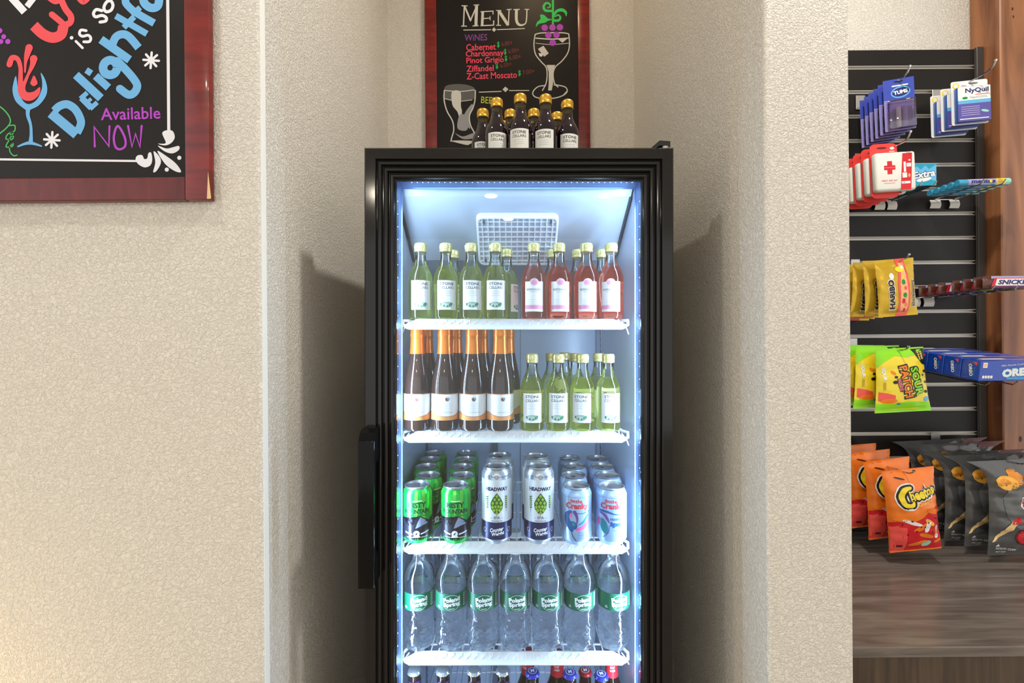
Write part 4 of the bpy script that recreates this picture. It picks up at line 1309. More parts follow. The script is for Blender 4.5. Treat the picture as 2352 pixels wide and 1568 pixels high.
# shelf 4
its = []
for r_, Z in ((0, 0.980), (1, 1.056)):
    for k, px in enumerate((962, 1036, 1109, 1184, 1258, 1331, 1409)):
        x = 1176 + (px - 1176) * (1 if r_ == 0 else 0.985 * 1.0)
        its.append((x if r_ == 0 else 1176 + (px - 1176) * 0.980 / Z, Z, SH[3], aim(px, Z) + (0, 2, 4, 6, 8, 14, 24)[k] + 33 * r_, 'clear plastic water bottle with green label, %s row, %s from the handle side' % (('front', 'second')[r_], ordw[k])))
setout(water_bottle, its, 'water bottles on the fourth fridge shelf')
# shelf 5: crown caps just below the edge of the frame
silver_cap = mat('silver_crown', (196, 204, 210), 0.3, metal=0.7); blue_cap = mat('blue_crown', (48, 58, 170), 0.3, metal=0.3); red_cap = mat('red_crown', (176, 36, 48), 0.3, metal=0.3)
mat('neck_purple', (58, 50, 112), 0.45); mat('neck_red', (214, 40, 58), 0.45)
S5 = SH[4] + 0.0002
its = [(px, 0.985, SH[4], 40, 'brown beer bottle with silver crown cap under the water shelf, %s from the handle side' % ordw[k]) for k, px in enumerate((952, 1018, 1089, 1155))]
setout(lambda lab: beer_bottle('silver_cap_beer_bottle', lab, silver_cap, 'neck_purple', None), its, 'silver-capped beer bottles on the lowest shelf')
its = [(px, Z, SH[4], 10, 'brown beer bottle with blue crown cap under the water shelf, %s from the silver caps' % ordw[k]) for k, (px, Z) in enumerate(((1223, 0.978), (1309, 0.975), (1381, 0.970)))]
setout(lambda lab: beer_bottle('blue_cap_beer_bottle', lab, blue_cap, None, 'can_inkwhite'), its, 'blue-capped beer bottles on the lowest shelf')
its = [(1280, 1.040, SH[4], -10, 'beer bottle with red neck label between two blue caps'), (1404, 1.038, SH[4] - 0.0, 0, 'beer bottle with red neck label against the fridge wall'), (1213, 1.045, SH[4], -40, 'beer bottle with red neck label behind the first blue cap')]
setout(lambda lab: beer_bottle('red_neck_beer_bottle', lab, red_cap, 'neck_red', None, ('RUST', 'LAGER')), its, 'red-labelled beer bottles on the lowest shelf')
its = [(1344, 1.036, SH[4] + 0.0, 0, 'brown beer bottle with red crown cap between two blue caps')]
setout(lambda lab: beer_bottle('red_cap_beer_bottle', lab, red_cap, None, 'can_inkwhite'), its, 'red-capped beer bottle on the lowest shelf')
for o in COL.objects:
    if o.name.startswith('red_cap_beer_bottle'): o.scale = (1, 1, 0.815)
# ================================================================== SNACK RACK
slat_m = bump_noise(mat('slatwall_black', (30, 27, 26), 0.34, spec=0.22), 30, 2, 0.03, 0.001)
alu_strip = mat('slatwall_insert', (190, 186, 178), 0.36, metal=0.35)
trim_dark = mat('slatwall_end_trim', (58, 54, 52), 0.4)
SX0, SX1, YS = XP + 0.002, 1.4525, 1.36
G0, GP = CAMZ + 0.846, 0.0762
rack = thing('slatwall_panel', 'black slatwall panel with silver grooves holding the snacks', 'slatwall', (1.03, YS + 0.02, CT))
base = Vector(rack.location)
STOP = CAMZ + 0.9015
zs = [STOP] + [G0 - GP * k for k in range(19)]
for k in range(len(zs)):
    top = zs[k] - (0.0055 if k else 0)
    bot = (zs[k + 1] + 0.0055) if k + 1 < len(zs) else CT + 0.004
    if top - bot < 0.01: continue
    mb = MB(); mb.box(SX0, SX1, YS, YS + 0.020, bot, top, bev=0.001)
    mb.obj('slat', slat_m, rack, -base)
    if k:
        z = zs[k]
        mb = MB()
        mb.box(SX0, SX1 - 0.001, YS + 0.008, YS + 0.020, z - 0.0054, z + 0.0054)
        mb.box(SX0, SX1 - 0.001, YS - 0.0006, YS + 0.009, z + 0.0038, z + 0.0054)
        mb.box(SX0, SX1 - 0.001, YS - 0.0006, YS + 0.009, z - 0.0054, z - 0.0038)
        mb.obj('groove_insert', alu_strip, rack, -base)
mb = MB(); mb.box(SX0, SX1, YS + 0.0205, YR - 0.001, CT + 0.004, STOP)
mb.obj('backing', slat_m, rack, -base)
mb = MB(); mb.box(SX1 + 0.0005, SX1 + 0.023, YS - 0.006, YR - 0.001, CT + 0.004, STOP + 0.004, bev=0.0012); mb.box(SX1 - 0.004, SX1 - 0.0005, YS - 0.004, YS - 0.0008, CT + 0.004, STOP, 0)
mb.obj('end_trim', trim_dark, rack, -base)
TILT.append(rack)

def hook(label, X, h, yend, up=0.018):
    t = thing('display_hook', label, 'hook', (X, YS - 0.003, CAMZ + h), group='wire hooks on the slatwall')
    L_ = t.location.copy()
    mb = MB(); mb.tube([(0, 0, 0), (0, yend - L_.y + 0.012, 0), (0, yend - L_.y, up * 0.4), (0, yend - L_.y - 0.006, up)], 0.0022, 8); mb.tube([(0, yend - L_.y - 0.0055, up * 0.9), (0, yend - L_.y - 0.0065, up + 0.003)], 0.0032, 8)
    mb.obj('wire', chrome, t)
    mb = MB(); mb.box(-0.014, 0.014, -0.001, 0.0020, -0.010, 0.034, bev=0.0008)
    mb.obj('bracket', metal_alu, t)
    TILT.append(t)
    return t
plate_m = mat('price_plate_white', (206, 202, 192), 0.35)
def tray(label, X, w, h, yend, plates):
    t = thing('hook_tray', label, 'hook', (X, YS - 0.003, CAMZ + h), group='scan-plate hooks on the slatwall')
    mb = MB()
    for s in (-1, 1):
        mb.tube([(s * w / 2, 0, 0), (s * w / 2, yend - YS + 0.008, 0), (s * w / 2, yend - YS, 0.010)], 0.0018, 8)
    mb.tube([(-w / 2, 0, 0), (w / 2, 0, 0)], 0.0018, 8)
    mb.obj('wire', chrome, t)
    for (x0, x1) in plates:
        mb = MB()
        n = 4
        for a in (0, 1):
            pass
        vs, fs = [], []
        for i in range(n + 1):
            u = i / n
            vs += [(x0 - X, -0.004 - 0.004 * math.sin(u * 3.14), -0.002 - 0.026 * u), (x1 - X, -0.004 - 0.004 * math.sin(u * 3.14), -0.002 - 0.026 * u), (x1 - X, -0.0025 - 0.004 * math.sin(u * 3.14), -0.002 - 0.026 * u), (x0 - X, -0.0025 - 0.004 * math.sin(u * 3.14), -0.002 - 0.026 * u)]
        for i in range(n):
            for k in range(4): fs.append((4 * i + k, 4 * i + (k + 1) % 4, 4 * i + 4 + (k + 1) % 4, 4 * i + 4 + k))
        fs += [(0, 3, 2, 1), (4 * n, 4 * n + 1, 4 * n + 2, 4 * n + 3)]
        mb.add(vs, fs)
        mb.obj('price_plate', plate_m, t)
    TILT.append(t)
    return t

# ---------- soft bags
def bag_funcs(w, h, t, crimp=0.010, seed=1, wr=0.0014, taper=0.0, lean=0.0, flare=0.0):
    def prof(v):
        s = (-v - crimp) / (h - 2 * crimp)
        return math.sqrt(max(0.0, math.sin(math.pi * min(1, max(0, s))))) if 0 < s < 1 else 0.0
    def wid(v):
        s = -v / h
        return (1 - 0.05 * prof(v)) * (1 + taper * (s - 0.5)) * (1 + flare * math.exp(v / 0.022))
    def dep(u, v):
        e = max(0.0, 1 - (2 * u / w) ** 2)
        p = prof(v)
        d = 0.0006 + t / 2 * (e ** 0.62) * p
        q = noise.noise(Vector((u * 60 + seed, v * 26, seed * 3.1)))
        r_ = noise.noise(Vector((u * 22, v * 90 + seed, 7.7)))
        d += wr * (q * 1.2 + r_ * 0.9) * (0.35 + p * (1 - e) + 0.5 * e) * (1 if p > 0 else 0.5)
        return d
    return wid, dep
def bag_mesh(w, h, t, mats_, colour=None, nu=22, nv=30, **k):
    wid, dep = bag_funcs(w, h, t, **k)
    lean = k.get('lean', 0.0)
    mb = MB()
    for sgn in (-1, 1):
        vs, fs = [], []
        for j in range(nv + 1):
            v = -h * j / nv
            for i in range(nu + 1):
                u = -w / 2 + w * i / nu
                d = dep(u, v) if sgn < 0 else max(0.0, dep(u, v) * 0.8)
                edge = 0.0012 * noise.noise(Vector((v * 120, 3.0, sgn * 0.0)))
                vs.append((u * wid(v) - lean * v + (edge if i in (0, nu) else 0), sgn * (0.0 if i in (0, nu) else d), v))
        for j in range(nv):
            for i in range(nu):
                a = j * (nu + 1) + i
                f_ = (a, a + nu + 1, a + nu + 2, a + 1)
                fs.append(f_ if sgn < 0 else tuple(reversed(f_)))
        mb.add(vs, fs, 0, True)
    return mb, (lambda u, v, hh: (u * wid(v) - lean * v, -dep(u, v) - hh, v))

def hang(proto_fn, items, group):
    """items: (location, rotation in degrees, label)"""
    p = None
    for loc, rot, lab in items:
        rr = tuple(R(a) for a in rot)
        if p is None:
            p = proto_fn(lab); p.location = loc; p.rotation_euler = rr; p['group'] = group; TILT.append(p)
        else:
            TILT.append(dup(p, lab, loc, rr, group))
foil_k = dict(rough=0.28, spec=0.6)
for n_, c_ in {'pk_purple': (92, 84, 160), 'pk_blue': (58, 74, 168), 'pk_sky': (96, 176, 222), 'pk_teal': (20, 150, 180), 'pk_white': (232, 232, 230), 'pk_black': (24, 22, 24), 'pk_red': (206, 30, 42), 'pk_coral': (232, 84, 76),
               'pk_yellow': (240, 214, 40), 'pk_orange': (240, 128, 30), 'pk_gold': (196, 160, 34), 'pk_green': (20, 140, 40), 'pk_lime': (140, 222, 30), 'pk_navy': (36, 40, 110), 'pk_brown': (78, 36, 24), 'pk_grey': (120, 118, 116),
               'pk_royal': (16, 72, 190), 'pk_cyan': (30, 150, 220), 'pk_pink': (226, 120, 140), 'pk_mint': (150, 214, 196), 'pk_peach': (240, 176, 120), 'pk_chip': (244, 178, 70), 'pk_chipdark': (222, 140, 40), 'pk_maroon': (96, 30, 34),
               'pk_beige': (222, 190, 132), 'pk_char': (58, 58, 60), 'pk_smoke': (96, 98, 98), 'pk_lav': (168, 160, 206)}.items():
    mat(n_, c_, 0.32, spec=0.5)
gold_bag = mat('gold_candy_film', (200, 164, 44), 0.26, metal=0.35)
lime_bag = mat('yellow_candy_film', (236, 214, 40), 0.30, coat=0.3)
orange_bag = mat('orange_snack_film', (236, 122, 34), 0.30, coat=0.3)
grey_bag = mat('charcoal_snack_film', (78, 79, 80), 0.22, coat=0.5)

# ---------- antacid packs
blister_m = thin_glass('violet_blister', (226, 212, 236), 0.05, 1.45, 0.10)
def antacid(lab):
    t = thing('antacid_pack', lab, 'medicine')
    mb = MB(); mb.box(-0.036, 0.036, -0.0005, 0.0005, -0.141, 0.004, bev=0.0003)
    card = mb.obj('card', mat('violet_card', (138, 130, 190), 0.4), t)
    pr = Print()
    pr.rect(-0.036, 0.036, -0.054, 0.004, 'pk_blue')
    pr.ell(0.0, -0.004, 0.011, 0.0026, 'pk_black', 1)
    pr.rect(-0.016, 0.022, -0.017, -0.0135, 'pk_white', 1)
    pr.ell(0.004, -0.034, 0.023, 0.016, 'pk_sky', 1, rot=8); pr.ell(0.004, -0.034, 0.020, 0.0125, 'pk_navy', 2, rot=8)
    pr.text('TUMS', 0.004, -0.034, 'pk_white', w=0.033, h=0.011, rot=6, bold=0.05, layer=3)
    pr.rect(-0.036, 0.036, -0.056, -0.054, 'pk_lav', 1)
    link('print', pr.mesh('print', on_flat(-0.0006)), card)
    mb = MB(); mb.box(-0.031, 0.033, -0.0140, -0.0010, -0.139, -0.058, bev=0.004, seg=2)
    mb.obj('blister', blister_m, t)
    for x, hh, c_ in ((-0.006, 0.055, 'pk_white'), (0.008, 0.056, 'pk_lav')):
        mb = MB(); mb.lathe([(0.0052, 0.0), (0.0056, 0.001), (0.0056, hh - 0.001), (0.0050, hh)], 14)
        mb.obj('tablet_roll', MATS[c_], t, (x, -0.0070, -0.134))
    return t
YA = -16
hang(antacid, [((1.092 + 0.002 * k, 1.225 + 0.0190 * k, at_t(2062, 190 , 1.237).z - 0.0005 * k), (0, -2, YA), 'violet antacid blister pack on the top hook, ' + ('outermost' if k == 0 else '%s from the front of the row' % ordw[k])) for k in range(6)], 'antacid packs on the top hook')
hook('chrome hook through the violet antacid packs', 1.092, at_t(2062, 190, 1.237).z - CAMZ - 0.002, 1.195)
# ---------- cold medicine cards
def coldmed(lab):
    t = thing('medicine_card', lab, 'medicine')
    mb = MB(); pr = Print(); pr.rrect(-0.046, 0.046, -0.124, 0.003, 0.005, 'pk_white')
    me_ = pr.mesh('c', lambda u, v, h: (u, 0, v)); n = len(me_.vertices)
    mb.add([(v.co.x, -0.0006, v.co.z) for v in me_.vertices] + [(v.co.x, 0.0006, v.co.z) for v in me_.vertices], [list(range(n)), list(reversed(range(n, 2 * n)))] + [(k, n + k, n + (k + 1) % n, (k + 1) % n) for k in range(n)])
    card = mb.obj('card', MATS['pk_white'], t)
    mb = MB(); mb.box(-0.040, 0.042, -0.014, -0.0008, -0.121, -0.020, bev=0.002, seg=2)
    bx_ = mb.obj('box', mat('medicine_box_blue', (60, 96, 168), 0.3, coat=0.3), t)
    q = Print()
    q.rect(-0.0395, 0.0415, -0.062, -0.0215, 'pk_white')
    q.rect(-0.0395, 0.0415, -0.070, -0.060, 'pk_sky', 1)
    q.rect(-0.0395, 0.0415, -0.120, -0.070, 'pk_purple', 1)
    q.text('NyQuil', 0.008, -0.0345, 'pk_navy', w=0.058, h=0.017, bold=0.03, layer=2)
    q.text('VapoCOOL', 0.012, -0.0535, 'pk_grey', w=0.044, h=0.007, layer=2); q.ell(-0.022, -0.0535, 0.007, 0.0035, 'pk_green', 2); q.rect(0.004, 0.036, -0.0465, -0.0445, 'pk_coral', 2)
    for k in range(5): q.rect(-0.032, 0.014, -0.080 - k * 0.006, -0.078 - k * 0.006, 'pk_lav', 2)
    q.ell(0.027, -0.094, 0.010, 0.0034, 'pk_mint', 2, rot=-15); q.rect(-0.036, 0.036, -0.115, -0.1125, 'pk_white', 2)
    link('print', q.mesh('print', on_flat(-0.0143)), bx_)
    q = Print(); q.ell(-0.034, -0.010, 0.0085, 0.0085, 'pk_yellow', 1); q.ell(-0.034, -0.010, 0.005, 0.006, 'pk_white', 2); q.rect(-0.020, -0.008, -0.012, -0.010, 'pk_pink', 1); q.ell(0.010, -0.006, 0.012, 0.0026, 'pk_grey', 1)
    link('print', q.mesh('print', on_flat(-0.0008)), card)
    return t
zc = at_t(2226, 192, 1.272).z
hang(coldmed, [((1.330 - 0.002 * k, 1.262 + 0.029 * k, zc - 0.004 * k), (0, -1, -9), 'white and blue cold medicine card on the top row, ' + ('outermost', 'between the other two', 'closest to the slatwall')[k]) for k in range(3)], 'cold medicine cards')
hook('chrome hook through the white cold medicine cards', 1.330, zc - CAMZ - 0.002, 1.198)
# ---------- first-aid kits
kit_white = mat('kit_plastic', (226, 224, 216), 0.35); kit_red = mat('kit_red_card', (222, 62, 56), 0.45)
def kit(lab):
    t = thing('first_aid_kit', lab, 'first aid kit')
    mb = MB(); mb.box(-0.055, 0.052, -0.011, 0.010, -0.136, -0.028, bev=0.007, seg=3)
    bo = mb.obj('case', kit_white, t)
    pr = Print(); pr.rrect(-0.055, 0.020, -0.150, 0.004, 0.014, 'pk_coral')
    me_ = pr.mesh('c', lambda u, v, h: (u, 0, v)); n = len(me_.vertices); mb = MB()
    mb.add([(v.co.x, 0.0102, v.co.z) for v in me_.vertices] + [(v.co.x, 0.0112, v.co.z) for v in me_.vertices], [list(range(n)), list(reversed(range(n, 2 * n)))] + [(k, n + k, n + (k + 1) % n, (k + 1) % n) for k in range(n)])
    cd = mb.obj('hang_card', kit_red, t)
    q = Print(); q.ell(-0.022, -0.008, 0.014, 0.003, 'pk_maroon'); q.ell(0.006, -0.010, 0.006, 0.004, 'pk_white', 1); q.rect(-0.002, 0.012, -0.020, -0.018, 'pk_white', 1)
    link('print', q.mesh('print', on_flat(0.0101)), cd)
    q = Print()
    q.poly([(0.008, -0.135), (0.036, -0.135), (0.042, -0.034), (0.016, -0.034)], 'pk_red')
    q.rect(-0.034, -0.022 + 0.018, -0.078, -0.066, 'pk_red', 1); q.rect(-0.0255, -0.0125, -0.090, -0.054, 'pk_red', 1)
    q.text('Johnson & Johnson', -0.019, -0.072, 'pk_white', w=0.028, h=0.0022, layer=2)
    q.text('FIRST AID KIT', -0.020, -0.108, 'pk_red', w=0.042, h=0.0045, layer=1); q.rect(-0.036, -0.006, -0.1155, -0.1145, 'pk_pink', 1)
    q.rect(0.018, 0.024, -0.086, -0.058, 'pk_white', 1); q.rect(0.026, 0.038, -0.072, -0.062, 'pk_white', 1); q.rect(0.014, 0.026, -0.102, -0.088, 'pk_white', 1); q.ell(0.032, -0.096, 0.003, 0.005, 'pk_peach', 1); q.ell(0.034, -0.054, 0.003, 0.002, 'pk_white', 1)
    q.rect(0.011, 0.034, -0.1185, -0.112, 'pk_white', 1); q.text('12', 0.017, -0.1152, 'pk_black', w=0.006, h=0.004, layer=2)
    link('print', q.mesh('print', on_flat(-0.0112)), bo)
    return t
zk = at_t(2045, 328, 1.22).z
hang(kit, [((1.072, 1.222 + 0.0300 * k, zk - 0.001 * k), (0, -2, -3), 'white first aid kit with red cross and red hang card, ' + ('outermost on its hook', 'second on its hook', 'third on its hook', 'innermost on its hook')[k]) for k in range(4)], 'first aid kits on one hook')
hook('chrome hook through the white first aid kits', 1.088, zk - CAMZ - 0.0045, 1.190)
# ---------- gum
def gum(lab):
    t = thing('gum_pack', lab, 'chewing gum')
    mb = MB(); mb.box(-0.0335, 0.0335, -0.0075, 0.0075, 0.0, 0.062, bev=0.002, seg=2)
    bo = mb.obj('pack', mat('gum_pack_teal', (30, 60, 70), 0.3), t)
    q = Print()
    q.rect(-0.033, 0.033, 0.0005, 0.0615, 'pk_sky')
    q.poly([(-0.033, 0.062), (-0.033, 0.046), (-0.018, 0.056), (-0.008, 0.046), (0.004, 0.058), (0.014, 0.047), (0.033, 0.060), (0.033, 0.0615)], 'pk_teal', 1)
    q.poly([(-0.033, 0.0005), (0.033, 0.0005), (0.033, 0.012), (0.010, 0.020), (-0.006, 0.010), (-0.033, 0.016)], 'pk_teal', 1)
    q.ell(0.0, 0.018, 0.020, 0.006, 'pk_white', 2, rot=10)
    q.text('Extra', 0.0, 0.0330, 'pk_navy', w=0.062, h=0.022, rot=8, bold=0.08, shear=0.15, layer=3)
    q.text('Extra', 0.0, 0.0330, 'pk_white', w=0.059, h=0.0195, rot=8, bold=0.03, shear=0.15, layer=4)
    link('print', q.mesh('print', on_flat(-0.0077)), bo)
    return t
gz = at_t(2119, 428, 1.235).z
hang(gum, [((1.168, 1.238 + 0.0175 * k, gz), (0, 0, -4), 'pale blue gum pack beside the first aid kits, ' + ('front of its row' if k == 0 else '%s in its row' % ordw[k])) for k in range(6)], 'gum packs on one hook')
tray('scan-plate hook under the pale blue gum packs', 1.166, 0.040, gz - CAMZ - 0.0022, 1.215, [(1.130, 1.161), (1.169, 1.198)])
# ---------- mint rolls
def mint(lab):
    t = thing('mint_roll', lab, 'candy')
    mb = MB(); mb.tube([(-0.074, 0, 0), (-0.072, 0, 0), (0.072, 0, 0), (0.074, 0, 0)], [0.0085, 0.0100, 0.0100, 0.0085], 18)
    bo = mb.obj('roll', mat('mint_wrap_blue', (60, 156, 196), 0.25, coat=0.4), t)
    cm = lambda u, v, h: (u, -(0.0101 + h) * math.cos(v / 0.0101), (0.0101 + h) * math.sin(v / 0.0101))
    q = Print(); q.rect(-0.050, 0.046, -0.006, 0.012, 'pk_lav'); q.rect(0.030, 0.058, -0.008, 0.012, 'pk_yellow', 1); q.ell(0.040, 0.003, 0.008, 0.006, 'pk_gold', 2); q.rect(0.056, 0.070, -0.008, 0.012, 'pk_mint', 1)
    q.text('mentos', -0.008, 0.003, 'pk_navy', w=0.068, h=0.0105, bold=0.05, layer=2); q.ell(0.0125, 0.0025, 0.004, 0.004, 'pk_yellow', 3)
    link('print', q.mesh('print', cm, (0, 0.003), 0.0003), bo)
    return t
mz = at_t(2258, 419, 1.244).z
hang(mint, [((1.348, 1.244 + 0.0204 * k, mz), (14, -1.5, 0), 'blue mint roll on the scan-plate hook, ' + ('front of its row' if k == 0 else '%s in its row' % ordw[k])) for k in range(5)], 'mint rolls on one hook')
tray('scan-plate hook under the blue mint rolls', 1.348, 0.060, mz - CAMZ - 0.0122, 1.215, [(1.302, 1.334), (1.362, 1.392)])
# ---------- gummy bags
def gummy(lab):
    t = thing('gummy_candy_bag', lab, 'candy bag')
    mb, mp = bag_mesh(0.106, 0.158, 0.026, gold_bag, seed=4)
    bo = mb.obj('bag', gold_bag, t)
    q = Print()
    q.poly([(0.000, 0.0), (0.026, 0.0), (0.024, -0.030), (0.030, -0.070), (0.030, -0.120), (0.022, -0.158), (-0.008, -0.158), (-0.004, -0.120), (-0.006, -0.070), (0.002, -0.030)], 'pk_coral')
    q.poly([(0.006, -0.012), (0.020, -0.012), (0.020, -0.040), (0.023, -0.080), (0.023, -0.130), (0.018, -0.148), (0.000, -0.148), (0.002, -0.110), (0.002, -0.070), (0.008, -0.040)], 'pk_peach', 1)
    for (x, z, a, c_) in ((0.011, -0.066, 0.0075, 'pk_green'), (0.013, -0.102, 0.0070, 'pk_green'), (0.016, -0.083, 0.006, 'pk_coral'), (0.009, -0.118, 0.007, 'pk_red'), (0.016, -0.128, 0.006, 'pk_orange'), (0.010, -0.052, 0.005, 'pk_yellow'), (0.014, -0.025, 0.006, 'pk_white'), (0.012, -0.142, 0.005, 'pk_red')):
        q.ell(x, z, a * 0.75, a, c_, 2, 12)
    q.ell(0.006, -0.030, 0.013, 0.008, 'pk_yellow', 2); q.ell(-0.020, -0.048, 0.006, 0.009, 'pk_white', 2)
    q.text('HARIBO', -0.022, -0.098, 'pk_white', w=0.086, h=0.0180, rot=92, bold=0.07, layer=2)
    q.text('HARIBO', -0.022, -0.098, 'pk_black', w=0.081, h=0.0145, rot=92, bold=0.05, layer=3)
    q.text('Goldbears', 0.041, -0.098, 'pk_white', w=0.076, h=0.0120, rot=90, bold=0.06, layer=2)
    q.text('Goldbears', 0.041, -0.098, 'pk_black', w=0.073, h=0.0095, rot=90, bold=0.03, layer=3)
    link('print', q.mesh('print', mp, (0.006, 0.006), 0.0006), bo)
    return t
bz = at_t(2056, 594, 1.20).z
hang(gummy, [((1.058, 1.205, bz), (0, -4, -2), 'gold gummy candy bag, outermost on its hook'), ((1.050, 1.240, bz + 0.003), (0, -2, 4), 'gold gummy candy bag, second on its hook'), ((1.046, 1.272, bz + 0.001), (2, 2, 6), 'gold gummy candy bag, third on its hook'),
             ((1.044, 1.303, bz), (0, 4, 0), 'gold gummy candy bag, fourth on its hook'), ((1.040, 1.332, bz - 0.006), (0, 0, 0), 'gold gummy candy bag, innermost on its hook')], 'gummy candy bags on one hook')
hook('chrome hook through the gold gummy candy bags', 1.072, bz - CAMZ - 0.006, 1.180, 0.012)
# ---------- chocolate bars
bar_m = mat('chocolate_bar_wrap', (84, 40, 28), 0.28, coat=0.4)
def bar(lab):
    t = thing('chocolate_bar', lab, 'chocolate bar')
    mb = MB()
    n, m2 = 14, 10
    vs, fs = [], []
    for i in range(n + 1):
        u = -0.075 + 0.150 * i / n
        e = min(1.0, (0.075 - abs(u)) / 0.012)
        for k in range(m2):
            a = 2 * math.pi * k / m2
            c, s = math.cos(a), math.sin(a)
            sy = (abs(c) ** 0.5) * (1 if c > 0 else -1) * (0.0006 + 0.0085 * max(0.0, e) ** 0.5)
            sz = (abs(s) ** 0.5) * (1 if s > 0 else -1) * 0.0170
            vs.append((u, sy, sz + 0.0006 * (i % 2)))
    for i in range(n):
        for k in range(m2): fs.append((i * m2 + k, i * m2 + (k + 1) % m2, (i + 1) * m2 + (k + 1) % m2, (i + 1) * m2 + k))
    mb.add(vs, fs, 0, True)
    bo = mb.obj('wrapper', bar_m, t)
    q = Print()
    q.rect(-0.062, 0.062, 0.009, 0.0155, 'pk_lav'); q.rect(-0.062, 0.062, -0.0160, -0.0120, 'pk_navy')
    q.poly([(-0.062, -0.0115), (0.060, -0.0115), (0.060, 0.0105), (-0.054, 0.0105)], 'pk_red', 1); q.poly([(-0.052, -0.0095), (0.058, -0.0095), (0.058, 0.0085), (-0.047, 0.0085)], 'pk_white', 2)
    q.text('SNICKERS', 0.004, -0.0005, 'pk_navy', w=0.098, h=0.0125, bold=0.05, shear=0.25, layer=3)
    link('print', q.mesh('print', lambda u, v, h: (u, -0.0089 - h, v), None, 0.0006), bo)
    return t
cz = at_t(2300, 648, 1.15).z
hang(bar, [((1.322, y, cz - 0.0004 * k), (0, 0, rz), 'brown and white chocolate bar, ' + ('front of its row' if k == 0 else '%s in its row' % ordw[k])) for k, (y, rz) in enumerate(((1.152, -1), (1.176, 0), (1.204, 0), (1.236, 2), (1.272, -1), (1.305, 1), (1.334, 0)))], 'chocolate bars on one hook')
tray('scan-plate hook under the chocolate bars', 1.288, 0.060, cz - CAMZ - 0.0198, 1.135, [(1.236, 1.268), (1.279, 1.311)])
# ---------- sour candy bags
def sour(lab):
    t = thing('sour_candy_bag', lab, 'candy bag')
    mb, mp = bag_mesh(0.140, 0.176, 0.028, lime_bag, seed=9, taper=0.16)
    bo = mb.obj('bag', lime_bag, t)
    q = Print()
    q.rect(-0.0695, 0.0695, -0.016, 0.0, 'pk_lime'); q.poly([(-0.0695, -0.016), (0.0695, -0.016), (0.050, -0.018), (0.015, -0.026), (-0.020, -0.020), (-0.050, -0.034), (-0.0695, -0.050)], 'pk_lime')
    q.rect(-0.0695, 0.0695, -0.176, -0.160, 'pk_lime'); q.poly([(-0.0695, -0.160), (-0.0695, -0.150), (-0.030, -0.153), (0.010, -0.146), (0.0695, -0.152), (0.0695, -0.160)], 'pk_lime')
    q.poly([(0.030, -0.004), (0.0690, -0.004), (0.0690, -0.050), (0.058, -0.046), (0.046, -0.030), (0.036, -0.014)], 'pk_black', 1)
    for k in range(4): q.ell(0.058 + 0.001 * k, -0.012 - 0.006 * k, 0.0040, 0.0020, 'pk_yellow', 2, 8, 30 * k); q.ell(0.049 + 0.001 * k, -0.014 - 0.006 * k, 0.0034, 0.0018, 'pk_yellow', 2, 8, -25 * k)
    for (x, z, w_) in ((0.062, -0.066, 0.006), (0.055, -0.076, 0.004), (0.064, -0.096, 0.005), (0.060, -0.122, 0.006), (-0.024, -0.078, 0.005), (-0.026, -0.092, 0.007), (-0.010, -0.116, 0.005)): q.ell(x, z, w_, w_ * 0.7, 'pk_black', 1, 8)
    for s_, x, w_, h_, c_ in (('PATCH', 0.004, 0.088, 0.022, 'pk_orange'), ('SOUR', 0.034, 0.078, 0.022, 'pk_lime')):
        z = -0.092
        q.text(s_, x, z, 'pk_black', w=w_ + 0.007, h=h_ + 0.007, rot=-80, bold=0.11, layer=2)
        q.text(s_, x, z, c_, w=w_, h=h_, rot=-80, bold=0.035, layer=3)
    q.text('KIDS', -0.013, -0.100, 'pk_maroon', w=0.036, h=0.013, rot=-80, bold=0.1, layer=2); q.text('KIDS', -0.013, -0.100, 'pk_pink', w=0.033, h=0.010, rot=-80, bold=0.03, layer=3)
    q.poly([(-0.066, -0.118), (-0.044, -0.122), (-0.026, -0.128), (-0.026, -0.146), (-0.050, -0.148), (-0.066, -0.142)], 'pk_coral', 1); q.ell(-0.040, -0.143, 0.020, 0.007, 'pk_orange', 2)
    q.text('SOUR', -0.054, -0.070, 'pk_white', w=0.036, h=0.010, rot=-86, bold=0.06, layer=2); q.rect(-0.056, -0.050, -0.112, -0.092, 'pk_gold', 2)
    q.ell(-0.030, -0.066, 0.008, 0.004, 'pk_orange', 1, rot=-40); q.ell(0.058, -0.142, 0.008, 0.006, 'pk_sky', 2, rot=35); q.ell(-0.016, -0.152, 0.005, 0.003, 'pk_cyan', 2)
    link('print', q.mesh('print', mp, (0.006, 0.006), 0.0006), bo)
    return t
sz_ = at_t(2066, 799, 1.20).z
hang(sour, [((1.066, 1.200, sz_), (0, -3, -2), 'yellow and lime sour candy bag, outermost on its hook'), ((1.036, 1.236, sz_ + 0.006), (0, -1, 3), 'yellow and lime sour candy bag, second on its hook'), ((1.024, 1.270, sz_ + 0.008), (0, 1, 3), 'yellow and lime sour candy bag, third on its hook'), ((1.018, 1.304, sz_ + 0.006), (0, 0, 0), 'yellow and lime sour candy bag, innermost on its hook')], 'sour candy bags on one hook')
hook('chrome hook through the sour candy bags', 1.062, sz_ - CAMZ - 0.006, 1.172, 0.010)
